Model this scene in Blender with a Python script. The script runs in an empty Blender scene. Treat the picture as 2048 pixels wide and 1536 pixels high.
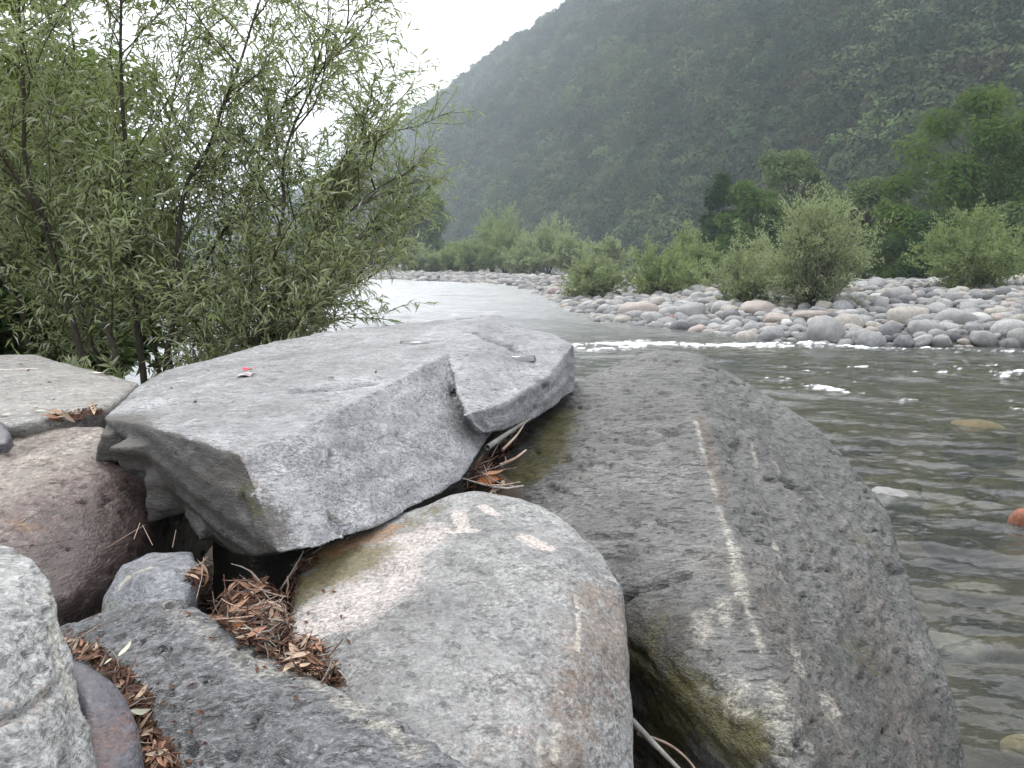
import bpy, bmesh, math, random, os
import numpy as np
from mathutils import Vector, Matrix
from mathutils.bvhtree import BVHTree

random.seed(7)
RNG = np.random.default_rng(7)
scene = bpy.context.scene
COL = scene.collection

# ------------------------------------------------------------------ camera, world, sun, exposure
F = 1850.0                      # focal length in pixels of the 2048 px wide frame
PITCH = math.radians(7.63)
CAMZ = 1.7
cam_data = bpy.data.cameras.new('camera')
cam = bpy.data.objects.new('camera', cam_data)
COL.objects.link(cam)
cam.location = (0, 0, CAMZ)
cam.rotation_euler = (math.radians(90) - PITCH, 0, 0)
cam_data.sensor_width = 36.0
cam_data.lens = 36.0 * F / 2048.0
cam_data.clip_start = 0.05
cam_data.clip_end = 6000
scene.camera = cam

world = bpy.data.worlds.new('World')
scene.world = world
world.use_nodes = True
wn = world.node_tree
wn.nodes.clear()
w_out = wn.nodes.new('ShaderNodeOutputWorld')
w_bg = wn.nodes.new('ShaderNodeBackground')
w_sky = wn.nodes.new('ShaderNodeTexSky')
w_sky.sky_type = 'NISHITA'
w_sky.sun_disc = False
w_sky.sun_elevation = math.radians(58)
w_sky.sun_rotation = math.radians(-30)
w_sky.dust_density = 4.0
w_hsv = wn.nodes.new('ShaderNodeHueSaturation')
w_hsv.inputs['Saturation'].default_value = 0.25
w_mix = wn.nodes.new('ShaderNodeMix')
w_mix.data_type = 'RGBA'
w_mix.inputs[0].default_value = 0.85          # an overcast cloud layer over the clear sky
w_mix.inputs[7].default_value = (9.6, 9.8, 10.3, 1)
wn.links.new(w_sky.outputs[0], w_hsv.inputs['Color'])
wn.links.new(w_hsv.outputs[0], w_mix.inputs[6])
wn.links.new(w_mix.outputs[2], w_bg.inputs[0])
w_bg.inputs[1].default_value = 0.1
wn.links.new(w_bg.outputs[0], w_out.inputs[0])

sun_data = bpy.data.lights.new('sun', 'SUN')
sun_data.energy = 1.0
sun_data.angle = math.radians(25)
sun_data.color = (1.0, 0.97, 0.93)
sun = bpy.data.objects.new('sun', sun_data)
COL.objects.link(sun)
_az, _el = math.radians(-30), math.radians(58)
sd = Vector((math.sin(_az) * math.cos(_el), math.cos(_az) * math.cos(_el), math.sin(_el)))
sun.rotation_euler = sd.to_track_quat('Z', 'Y').to_euler()
sun.location = (0, 0, 50)

vs = scene.view_settings
vs.view_transform = 'Standard'
vs.look = 'None'
vs.gamma = 1.0
vs.exposure = 1.3
vs.use_curve_mapping = False
cy = scene.cycles
cy.max_bounces = 7
cy.diffuse_bounces = 4
cy.glossy_bounces = 3
cy.transmission_bounces = 4
cy.transparent_max_bounces = 12
cy.volume_bounces = 1
cy.caustics_reflective = False
cy.caustics_refractive = False
cy.use_denoising = True
HAZE = 0.0006

# ------------------------------------------------------------------ helpers: view geometry
ST, CT = math.sin(PITCH), math.cos(PITCH)


def ray(px, py):
    cx, c_y = (px - 1024) / F, (768 - py) / F
    return np.array((cx, CT + c_y * ST, -ST + c_y * CT))


def P(px, py, y):
    d = ray(px, py)
    return np.array((0, 0, CAMZ)) + d * (y / d[1])


def W(px, py, z=0.0):
    d = ray(px, py)
    return np.array((0, 0, CAMZ)) + d * ((z - CAMZ) / d[2])


def pix(p):
    p = np.atleast_2d(p)
    dx, dy, dz = p[:, 0], p[:, 1], p[:, 2] - CAMZ
    dep = dy * CT - dz * ST
    up = dy * ST + dz * CT
    return 1024 + F * dx / dep, 768 - F * up / dep, dep


# ------------------------------------------------------------------ helpers: noise
_perm = RNG.permutation(256)
_perm = np.concatenate([_perm, _perm, _perm])
_grad = RNG.normal(size=(256, 3))
_grad /= np.linalg.norm(_grad, axis=1)[:, None]


def perlin(p):
    p = np.asarray(p, float)
    i = np.floor(p).astype(int)
    f = p - i
    i &= 255
    u = f * f * f * (f * (f * 6 - 15) + 10)
    out = 0
    for a in (0, 1):
        for b in (0, 1):
            for c in (0, 1):
                h = _perm[_perm[_perm[(i[:, 0] + a) & 255] + ((i[:, 1] + b) & 255)] + ((i[:, 2] + c) & 255)]
                g = _grad[h]
                d = (f[:, 0] - a) * g[:, 0] + (f[:, 1] - b) * g[:, 1] + (f[:, 2] - c) * g[:, 2]
                w = (u[:, 0] if a else 1 - u[:, 0]) * (u[:, 1] if b else 1 - u[:, 1]) * (u[:, 2] if c else 1 - u[:, 2])
                out = out + w * d
    return out * 1.6


def fbm(p, wl, octaves=4, gain=0.5, ridged=False):
    p = np.asarray(p, float) / wl
    s, a, t = 0, 1.0, 0
    for k in range(octaves):
        n = perlin(p + 17.3 * k)
        if ridged:
            n = 1 - 2 * np.abs(n)
        s = s + a * n
        t += a
        a *= gain
        p = p * 2.03
    return s / t


def smooth01(x, a, b):
    t = np.clip((x - a) / (b - a), 0, 1)
    return t * t * (3 - 2 * t)


def seg_dist(v, poly):
    best = np.full(len(v), 1e9)
    poly = [np.asarray(q, float) for q in poly]
    if len(poly) == 1:
        return np.linalg.norm(v - poly[0], axis=1)
    for a, b in zip(poly[:-1], poly[1:]):
        ab = b - a
        t = np.clip(((v - a) @ ab) / max(ab @ ab, 1e-9), 0, 1)
        best = np.minimum(best, np.linalg.norm(v - a - t[:, None] * ab, axis=1))
    return best


# ------------------------------------------------------------------ helpers: objects
def tag(o, label=None, cat=None, group=None, kind=None):
    if label: o['label'] = label
    if cat: o['category'] = cat
    if group: o['group'] = group
    if kind: o['kind'] = kind
    return o


def empty(name, loc):
    o = bpy.data.objects.new(name, None)
    o.location = loc
    o.empty_display_size = 0.1
    COL.objects.link(o)
    return o


def mesh_np(name, verts, faces, smooth=True):
    """faces: (N,k) array of equal-size polygons"""
    verts = np.ascontiguousarray(verts, dtype=np.float32)
    faces = np.ascontiguousarray(faces, dtype=np.int32)
    me = bpy.data.meshes.new(name)
    n, k = faces.shape
    me.vertices.add(len(verts))
    me.vertices.foreach_set('co', verts.ravel())
    me.loops.add(n * k)
    me.loops.foreach_set('vertex_index', faces.ravel())
    me.polygons.add(n)
    me.polygons.foreach_set('loop_start', np.arange(n, dtype=np.int32) * k)
    me.polygons.foreach_set('use_smooth', np.full(n, smooth, dtype=bool))
    me.update(calc_edges=True)
    return me


def obj(name, me, mat=None, parent=None, loc=None):
    o = bpy.data.objects.new(name, me)
    if mat is not None and len(me.materials) == 0:
        me.materials.append(mat)
    if parent is not None:
        o.parent = parent
    if loc is not None:
        o.location = loc
    COL.objects.link(o)
    return o


def set_attr(me, name, vals):
    a = me.attributes.get(name) or me.attributes.new(name, 'FLOAT', 'POINT')
    a.data.foreach_set('value', np.ascontiguousarray(vals, dtype=np.float32))


# ------------------------------------------------------------------ helpers: materials
class NT:
    def __init__(self, name):
        self.m = bpy.data.materials.new(name)
        self.m.use_nodes = True
        self.t = self.m.node_tree
        self.t.nodes.clear()
        self.out = self.t.nodes.new('ShaderNodeOutputMaterial')

    def n(self, typ, ins=None, **props):
        nd = self.t.nodes.new('ShaderNode' + typ)
        for k, v in props.items():
            setattr(nd, k, v)
        for k, v in (ins or {}).items():
            self.put(nd.inputs[k], v)
        return nd

    def put(self, sock, v):
        if isinstance(v, bpy.types.NodeSocket):
            self.t.links.new(v, sock)
        else:
            if isinstance(v, (tuple, list)) and len(v) == 3 and sock.type == 'RGBA':
                v = (*v, 1)
            sock.default_value = v

    def coord(self, kind='Object', scale=(1, 1, 1), rot=(0, 0, 0), off=(0, 0, 0)):
        c = self.n('TexCoord').outputs[kind]
        m = self.n('Mapping', {'Vector': c, 'Scale': scale, 'Rotation': rot, 'Location': off})
        return m.outputs[0]

    def noise(self, vec, scale, detail=5, rough=0.6, dist=0.0):
        return self.n('TexNoise', {'Vector': vec, 'Scale': scale, 'Detail': detail, 'Roughness': rough, 'Distortion': dist}).outputs[0]

    def ramp(self, fac, stops, interp='LINEAR'):
        r = self.n('ValToRGB', {'Fac': fac})
        r.color_ramp.interpolation = interp
        e = r.color_ramp.elements
        while len(e) < len(stops):
            e.new(0.5)
        for el, (p, c) in zip(e, stops):
            el.position = p
            el.color = (*c, 1) if isinstance(c, (tuple, list)) else (c, c, c, 1)
        return r.outputs[0]

    def mix(self, f, a, b, blend='MIX'):
        m = self.n('Mix', data_type='RGBA', blend_type=blend)
        self.put(m.inputs[0], f)
        self.put(m.inputs[6], a)
        self.put(m.inputs[7], b)
        return m.outputs[2]

    def math(self, op, a, b=0.0, clamp=False):
        m = self.n('Math', operation=op, use_clamp=clamp)
        self.put(m.inputs[0], a)
        self.put(m.inputs[1], b)
        return m.outputs[0]

    def attr(self, name):
        return self.n('Attribute', attribute_name=name).outputs['Fac']

    def finish(self, shader):
        self.t.links.new(shader, self.out.inputs[0])
        return self.m


def rock_mat(name, dark, mid, light, fleck=110.0, stretch=(1, 1, 2.6), rot=(0.2, 0.3, 0.4), rough=0.62,
             bump=0.5, mica=0.5, white=0.5, rust=(0.16, 0.07, 0.035), moss=(0.05, 0.05, 0.012),
             pale=(0.58, 0.52, 0.48), grime_shade=(0.026, 0.022, 0.017), contrast=1.0, dash=0.6, tone=0.85):
    dark, mid, light = [tuple(q * tone for q in z_) for z_ in (dark, mid, light)]
    t = NT(name)
    v = t.coord('Object')
    vf = t.coord('Object', scale=stretch, rot=rot)
    big = t.noise(v, 3.5, 6, 0.6, 0.4)
    c = t.ramp(big, [(0.3, dark), (0.5, mid), (0.7, light)])
    fl = t.noise(vf, fleck, 6, 0.68, 0.3)
    k = 0.13 / contrast
    flr = t.ramp(fl, [(0.5 - k, 0.35), (0.5, 0.95), (0.5 + k, 1.55)])
    msk = t.ramp(t.noise(v, 8.0, 4, 0.65, 0.6), [(0.35, 0.3), (0.62, 1.0)])
    c = t.mix(msk, c, flr, 'MULTIPLY')
    c = t.mix(0.8, c, t.ramp(t.noise(v, 13.0, 6, 0.7, 0.5), [(0.32, 0.66), (0.5, 1.0), (0.68, 1.22)]), 'MULTIPLY')
    med = t.noise(vf, fleck * 0.3, 5, 0.7, 0.5)
    c = t.mix(0.75, c, t.ramp(med, [(0.36, 0.62), (0.5, 1.0), (0.64, 1.3)]), 'MULTIPLY')
    fine = t.noise(v, fleck * 2.8, 3, 0.6)
    mc = t.ramp(fine, [(0.56, 0.0), (0.66, 1.0)])
    c = t.mix(t.math('MULTIPLY', mc, mica), c, (dark[0] * 0.28, dark[1] * 0.28, dark[2] * 0.28))
    vd = t.coord('Object', scale=(stretch[0] * 0.7, stretch[1] * 0.9, stretch[2] * 1.7), rot=rot, off=(3, 5, 1))
    dsh = t.noise(vd, fleck * 0.42, 4, 0.62)
    dr_ = t.ramp(dsh, [(0.57, 0.0), (0.64, 1.0)])
    c = t.mix(t.math('MULTIPLY', dr_, dash), c, (dark[0] * 0.22, dark[1] * 0.22, dark[2] * 0.22))
    wh = t.noise(vf, fleck * 1.25, 4, 0.65)
    whr = t.ramp(wh, [(0.58, 0.0), (0.7, 1.0)])
    c = t.mix(t.math('MULTIPLY', whr, white), c, (min(1, light[0] * 1.7), min(1, light[1] * 1.7), min(1, light[2] * 1.7)))
    brk = t.noise(v, 26, 6, 0.7)
    brf = t.noise(v, 95, 4, 0.7)
    brg = t.noise(v, 260, 3, 0.7)
    brk2 = t.math('ADD', t.math('ADD', t.math('MULTIPLY', brk, 0.35), t.math('MULTIPLY', brf, 0.35)), t.math('MULTIPLY', brg, 0.3))

    def stain(c, attr, col, lo=0.25, amt=1.0):
        a = t.attr(attr)
        s = t.math('ADD', a, t.math('MULTIPLY', t.math('SUBTRACT', brk2, 0.5), 3.4))
        f = t.n('MapRange', {'Value': s, 'From Min': lo - 0.1, 'From Max': lo + 0.5}, interpolation_type='SMOOTHSTEP').outputs[0]
        col = t.mix(0.75, col, flr, 'MULTIPLY')
        f = t.math('MULTIPLY', t.math('MULTIPLY', f, t.math('MULTIPLY', a, 3.0, True)), amt)
        return t.mix(f, c, col)
    c = stain(c, 'pale', t.mix(brf, (pale[0] * 0.75, pale[1] * 0.72, pale[2] * 0.7), pale), 0.35, 0.85)
    c = stain(c, 'rust', t.mix(brf, rust, (rust[0] * 1.6, rust[1] * 1.7, rust[2] * 1.8)), 0.4, 0.75)
    c = stain(c, 'grime_shade', t.mix(brf, grime_shade, (grime_shade[0] * 2, grime_shade[1] * 2, grime_shade[2] * 2)), 0.3, 0.9)  # dark crust, and shade put into the colour
    c = stain(c, 'moss', t.mix(brf, moss, (moss[0] * 2.2, moss[1] * 2.1, moss[2] * 1.6)), 0.35, 0.9)
    c = stain(c, 'vein', t.mix(brf, (0.27, 0.25, 0.2), (0.46, 0.43, 0.37)), 0.35, 0.75)
    c = stain(c, 'ochre', (0.22, 0.12, 0.05), 0.35, 0.8)
    h = t.math('ADD', t.math('MULTIPLY', fl, 0.7), t.math('MULTIPLY', fine, 0.3))
    h = t.math('SUBTRACT', t.math('ADD', h, t.math('MULTIPLY', med, 1.5)), t.math('MULTIPLY', dr_, 0.5))
    bp = t.n('Bump', {'Strength': bump, 'Distance': 0.007, 'Height': h})
    rg = t.math('ADD', rough - 0.12, t.math('MULTIPLY', fl, 0.24))
    b = t.n('BsdfPrincipled', {'Base Color': c, 'Roughness': rg, 'Normal': bp.outputs[0]})
    b.inputs['Specular IOR Level'].default_value = 0.5
    return t.finish(b.outputs[0])


def leaf_mat(name, a, b, under, trans=0.35, gloss=0.0, yellow=None):
    t = NT(name)
    r = t.attr('rnd')
    c = t.mix(r, a, b)
    if yellow is not None:
        c = t.mix(t.ramp(r, [(0.93, 0.0), (0.97, 1.0)]), c, yellow)
    bf = t.n('NewGeometry').outputs['Backfacing']
    c2 = t.mix(t.math('MULTIPLY', bf, 0.75), c, under)
    d = t.n('BsdfDiffuse', {'Color': c2})
    tr = t.n('BsdfTranslucent', {'Color': t.mix(0.5, c, (0.24, 0.33, 0.07))})
    s = t.n('MixShader', {0: trans, 1: d.outputs[0], 2: tr.outputs[0]})
    if gloss:
        g = t.n('BsdfGlossy', {'Color': (1, 1, 1), 'Roughness': 0.38})
        s = t.n('MixShader', {0: gloss, 1: s.outputs[0], 2: g.outputs[0]})
    return t.finish(s.outputs[0])


def plain_mat(name, c1, c2, scale=20, rough=0.8, spec=0.3, bump=0.3, stretch=(1, 1, 1), obj_rand=0.0):
    t = NT(name)
    v = t.coord('Object', scale=stretch)
    n = t.noise(v, scale, 5, 0.65)
    c = t.mix(t.ramp(n, [(0.35, 0.0), (0.65, 1.0)]), c1, c2)
    if obj_rand:
        rr = t.n('ObjectInfo').outputs['Random']
        c = t.mix(1.0, c, t.ramp(rr, [(0, 1 - obj_rand), (1, 1 + obj_rand)]), 'MULTIPLY')
    bp = t.n('Bump', {'Strength': bump, 'Distance': 0.01, 'Height': n})
    b = t.n('BsdfPrincipled', {'Base Color': c, 'Roughness': rough, 'Normal': bp.outputs[0]})
    b.inputs['Specular IOR Level'].default_value = spec
    return t.finish(b.outputs[0])


# ------------------------------------------------------------------ the ground: river bed, banks and gravel bars in one sheet
SHL_Y = [-6, 0, 1.5, 2.4, 3.2, 4, 6, 10, 20, 60, 90, 130, 200, 400, 2000]
SHL_X = [1.3, 1.0, 0.9, 0.75, 0.5, -0.2, -2.0, -5.0, -9.5, -17, -21, -40, -120, -500, -3000]
SHR_Y = [-60, 5, 13, 16.5, 17.8, 18.6, 19.4, 23, 26, 32, 40, 64, 75, 84, 96, 120, 200, 400, 2000]
SHR_X = [220, 90, 45, 20, 13, 7.6, 6.3, 5.0, 3.4, 2.9, 2.6, 1.0, -5, -11.5, -16, -36, -115, -495, -2995]
BUMPS = [(P(510, 1235, 1.37), 0.085, 1.18), (P(500, 1165, 1.50), 0.075, 1.165), (P(205, 1320, 1.12), 0.05, 1.185), (P(265, 1400, 1.03), 0.05, 1.195), (P(320, 1500, 0.93), 0.05, 1.19), (P(345, 1580, 0.87), 0.05, 1.19),
         (P(985, 930, 2.12), 0.14, 1.21), (P(635, 1325, 1.2), 0.04, 1.17)]


def ground_z(x, y):
    x = np.asarray(x, float)
    y = np.asarray(y, float)
    sl = np.interp(y, SHL_Y, SHL_X)
    sr = np.interp(y, SHR_Y, SHR_X)
    dl = sl - x
    dr = x - sr
    dr = np.where(y < 30, np.minimum(dr * 0.75, 60), dr)
    p2 = np.stack([x, y, np.zeros_like(x)], -1).reshape(-1, 3)
    n1 = fbm(p2, 6.0, 3).reshape(x.shape)
    n2 = fbm(p2 + 40, 0.7, 3).reshape(x.shape)
    left = np.where(dl > 0, 0.85 * (1 - np.exp(-dl * 2.6)), 0.6 * dl)
    hgt = np.interp(y, [30, 48, 80, 200], [0.95, 0.55, 0.22, 0.3])
    right = np.where(dr > 0, hgt * (1 - np.exp(-dr * 0.13)) + 0.5 * hgt * (1 - np.exp(-dr * 0.02)), 0.10 * dr)
    z = np.maximum(np.maximum(left, right), -0.55)
    z = z + 0.10 * n1 * np.clip(1 + z, 0.3, 1) * np.interp(y, [30, 80], [1, 0.4]) + 0.05 * n2
    for c, r, top in BUMPS:
        g = np.exp(-((x - c[0]) ** 2 + (y - c[1]) ** 2) / (2 * r * r))
        z = np.where(g > 0.02, np.maximum(z, z * (1 - g) + top * g), z)
    return z


def build_ground():
    u = np.linspace(-1, 1, 180)
    xs = np.sinh(u * 8.0) / np.sinh(8.0) * 2500
    xs = np.unique(np.round(np.concatenate([xs, np.linspace(-0.9, 0.5, 71)]), 4))
    ys = np.concatenate([np.linspace(-8, 8, 150), 8 + np.cumsum(0.11 * 1.028 ** np.arange(1, 175))])
    ys = np.unique(np.round(np.concatenate([ys, np.linspace(0.6, 2.5, 96)]), 4))
    ys = np.concatenate([[-2000, -300, -60, -20], ys, [ys[-1] + 200, 1500, 2500]])
    X, Y = np.meshgrid(xs, ys)
    Z = ground_z(X, Y)
    V = np.stack([X, Y, Z], -1).reshape(-1, 3)
    ny, nx = X.shape
    i = np.arange(ny * nx).reshape(ny, nx)
    Fc = np.stack([i[:-1, :-1], i[:-1, 1:], i[1:, 1:], i[1:, :-1]], -1).reshape(-1, 4)
    me = mesh_np('ground', V, Fc)
    t = NT('ground_soil_and_gravel')
    v = t.coord('Object')
    n = t.noise(v, 2.2, 8, 0.65)
    st = t.n('TexVoronoi', {'Vector': v, 'Scale': 5.5, 'Randomness': 1.0})
    pz = t.n('SeparateXYZ', {0: t.n('NewGeometry').outputs['Position']}).outputs['Z']
    cell = t.ramp(t.n('SeparateColor', {0: st.outputs['Color']}).outputs[0],
                  [(0.0, (0.10, 0.10, 0.10)), (0.5, (0.19, 0.185, 0.175)), (1.0, (0.27, 0.25, 0.22))])
    gravel = t.mix(t.ramp(st.outputs['Distance'], [(0.05, 0.0), (0.5, 0.75)]), cell, (0.04, 0.038, 0.034))
    bed = t.mix(t.ramp(n, [(0.35, 0.0), (0.65, 1.0)]), (0.035, 0.034, 0.022), (0.11, 0.085, 0.05))
    soil = t.mix(t.ramp(n, [(0.35, 0.0), (0.65, 1.0)]), (0.028, 0.02, 0.013), (0.06, 0.043, 0.027))
    wet = t.n('MapRange', {'Value': pz, 'From Min': -0.1, 'From Max': 0.05}).outputs[0]
    c = t.mix(wet, bed, gravel)
    yy = t.n('SeparateXYZ', {0: t.n('NewGeometry').outputs['Position']})
    near = t.n('MapRange', {'Value': yy.outputs['Y'], 'From Min': 12.0, 'From Max': 15.0}).outputs[0]
    c = t.mix(t.math('MULTIPLY', t.math('SUBTRACT', 1.0, near), wet), c, soil)
    bp = t.n('Bump', {'Strength': 0.8, 'Distance': 0.05, 'Height': t.math('SUBTRACT', n, st.outputs['Distance'])})
    b = t.n('BsdfPrincipled', {'Base Color': c, 'Roughness': 0.85, 'Normal': bp.outputs[0]})
    o = obj('ground', me, t.finish(b.outputs[0]))
    tag(o, 'soil bank, gravel bars and stony bed of the river', kind='structure')
    return o, me


ground, ground_me = build_ground()

# ------------------------------------------------------------------ the river
FOAM = [  # (polyline of pixels on the water, radius in m, strength)
    ([(1140, 692), (1200, 690), (1275, 687), (1330, 690), (1400, 692), (1480, 692), (1560, 691), (1620, 690)], 0.46, 0.64),
    ([(1170, 712), (1400, 722), (1600, 742), (1850, 738), (2060, 732)], 0.55, 0.30),
    ([(1480, 760), (1640, 790), (1800, 800), (2040, 790)], 0.4, 0.24),
    ([(1700, 700), (1850, 706), (2050, 702)], 0.5, 0.34),
    ([(1150, 703), (1230, 698), (1290, 690)], 0.22, 0.62),
    ([(1555, 764), (1600, 772), (1650, 778), (1690, 790)], 0.26, 0.43),
    ([(1700, 765), (1740, 768)], 0.1, 0.5),
    ([(1890, 745), (1925, 748)], 0.14, 0.5),
    ([(2000, 752), (2048, 745)], 0.12, 0.5),
    ([(1620, 690), (1760, 700), (1900, 704)], 0.15, 0.5),
    ([(2030, 815), (2060, 820)], 0.08, 0.5),
]


def build_water():
    ys = 1.0 * 1.0085 ** np.arange(0, 640)
    ys = np.concatenate([[-200, -20, -3, 0], ys])
    sl = np.concatenate([np.linspace(-1.6, -0.2, 90), np.linspace(-0.19, 0.62, 330), np.linspace(0.64, 1.6, 70)])
    X = sl[None, :] * np.maximum(ys, 1.0)[:, None]
    X[:4] = sl[None, :] * np.array([400, 60, 10, 4])[:, None]
    Y = np.repeat(ys[:, None], len(sl), 1)
    V = np.stack([X, Y, np.zeros_like(X)], -1).reshape(-1, 3)
    x, y = V[:, 0], V[:, 1]
    p = V * np.array([1, 1, 1])
    # ripples travel down the river: crests lie across the stream, stretched sideways
    flow = V @ np.array([[0.93, 0.36, 0], [-0.36, 0.93, 0], [0, 0, 1]])
    a = fbm(flow * np.array([0.45, 1, 1]), 1.6, 3, 0.5)
    b = fbm(flow * np.array([0.4, 1, 1]) + 9, 0.42, 3, 0.55)
    c = fbm(flow * np.array([0.38, 1, 1]) + 31, 0.12, 3, 0.55)
    rap = np.exp(-((y - 15.5) / 5.5) ** 2)
    fade_c = 1 - smooth01(y, 5, 14)
    far_ = smooth01(y, 18, 35)
    z = 0.040 * a * (1 + 1.7 * rap + 2.8 * far_) + 0.055 * b * (1 - 0.2 * smooth01(y, 25, 60)) + 0.036 * c * fade_c
    foam = np.zeros(len(V))
    n1 = fbm(V * np.array([0.6, 1, 1]), 0.45, 4, 0.75)
    nf = fbm(V * np.array([0.5, 0.8, 1]) + 3, 0.35, 5, 0.85)
    for pl, r, s in FOAM:
        d = seg_dist(V * np.array([1, 1, 0]), [W(*q) for q in pl])
        f = s * (1 - smooth01(d, 0.0, r * 2.4))
        foam = np.maximum(foam, smooth01(f * 0.95 + 1.0 * nf, 0.42, 0.72) * (f > 0.02))
        z += 0.05 * s * np.exp(-(d / (r * 1.3)) ** 2) * (1 + 2.2 * nf)
    # standing-wave crests whiten a little in the rapid
    foam = np.maximum(foam, smooth01(a + 0.6 * n1, 0.62, 0.95) * rap * 0.75 * (x > 0.5))
    V[:, 2] = z
    ny, nx = X.shape
    i = np.arange(ny * nx).reshape(ny, nx)
    Fc = np.stack([i[:-1, :-1], i[:-1, 1:], i[1:, 1:], i[1:, :-1]], -1).reshape(-1, 4)
    me = mesh_np('water', V, Fc)
    set_attr(me, 'foam', foam)
    t = NT('river_water')
    v = t.coord('Object', scale=(0.55, 1, 1), rot=(0, 0, 0.35))
    h = t.math('ADD', t.math('ADD', t.math('MULTIPLY', t.noise(v, 1.7, 3, 0.6, 0.3), 3.0), t.noise(v, 5.0, 4, 0.6, 0.5)), t.math('MULTIPLY', t.noise(v, 22.0, 3, 0.6, 0.3), 0.25))
    bp = t.n('Bump', {'Strength': 1.0, 'Distance': 0.016, 'Height': h}).outputs[0]
    fr = t.n('Fresnel', {'IOR': 1.33, 'Normal': bp}).outputs[0]
    gl = t.n('BsdfGlossy', {'Color': (1, 1, 1), 'Roughness': t.n('MapRange', {'Value': t.n('SeparateXYZ', {0: t.n('NewGeometry').outputs['Position']}).outputs['Y'], 'From Min': 6.0, 'From Max': 30.0, 'To Min': 0.08, 'To Max': 0.24}).outputs[0], 'Normal': bp}).outputs[0]
    tp = t.n('BsdfTransparent', {'Color': (0.74, 0.74, 0.64)}).outputs[0]
    df = t.n('BsdfDiffuse', {'Color': (0.15, 0.16, 0.155), 'Normal': bp}).outputs[0]
    body = t.n('MixShader', {0: 0.17, 1: tp, 2: df}).outputs[0]
    s = t.n('MixShader', {0: fr, 1: body, 2: gl}).outputs[0]
    fo = t.n('BsdfDiffuse', {'Color': (0.82, 0.83, 0.84)}).outputs[0]
    fa = t.math('MULTIPLY', t.attr('foam'), 1.15, True)
    s = t.n('MixShader', {0: fa, 1: s, 2: fo}).outputs[0]
    o = obj('water', me, t.finish(s))
    tag(o, 'rippled grey river with white foam on the rapid', kind='structure')


build_water()

# ------------------------------------------------------------------ foreground rocks
ROCK_BVH = []


def hull_into(bm, pts):
    vs_ = [bm.verts.new(Vector(p)) for p in pts]
    r = bmesh.ops.convex_hull(bm, input=vs_)
    junk = [g for g in set(r['geom_interior'] + r['geom_unused']) if isinstance(g, bmesh.types.BMVert)]
    if junk:
        bmesh.ops.delete(bm, geom=junk, context='VERTS')


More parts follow.
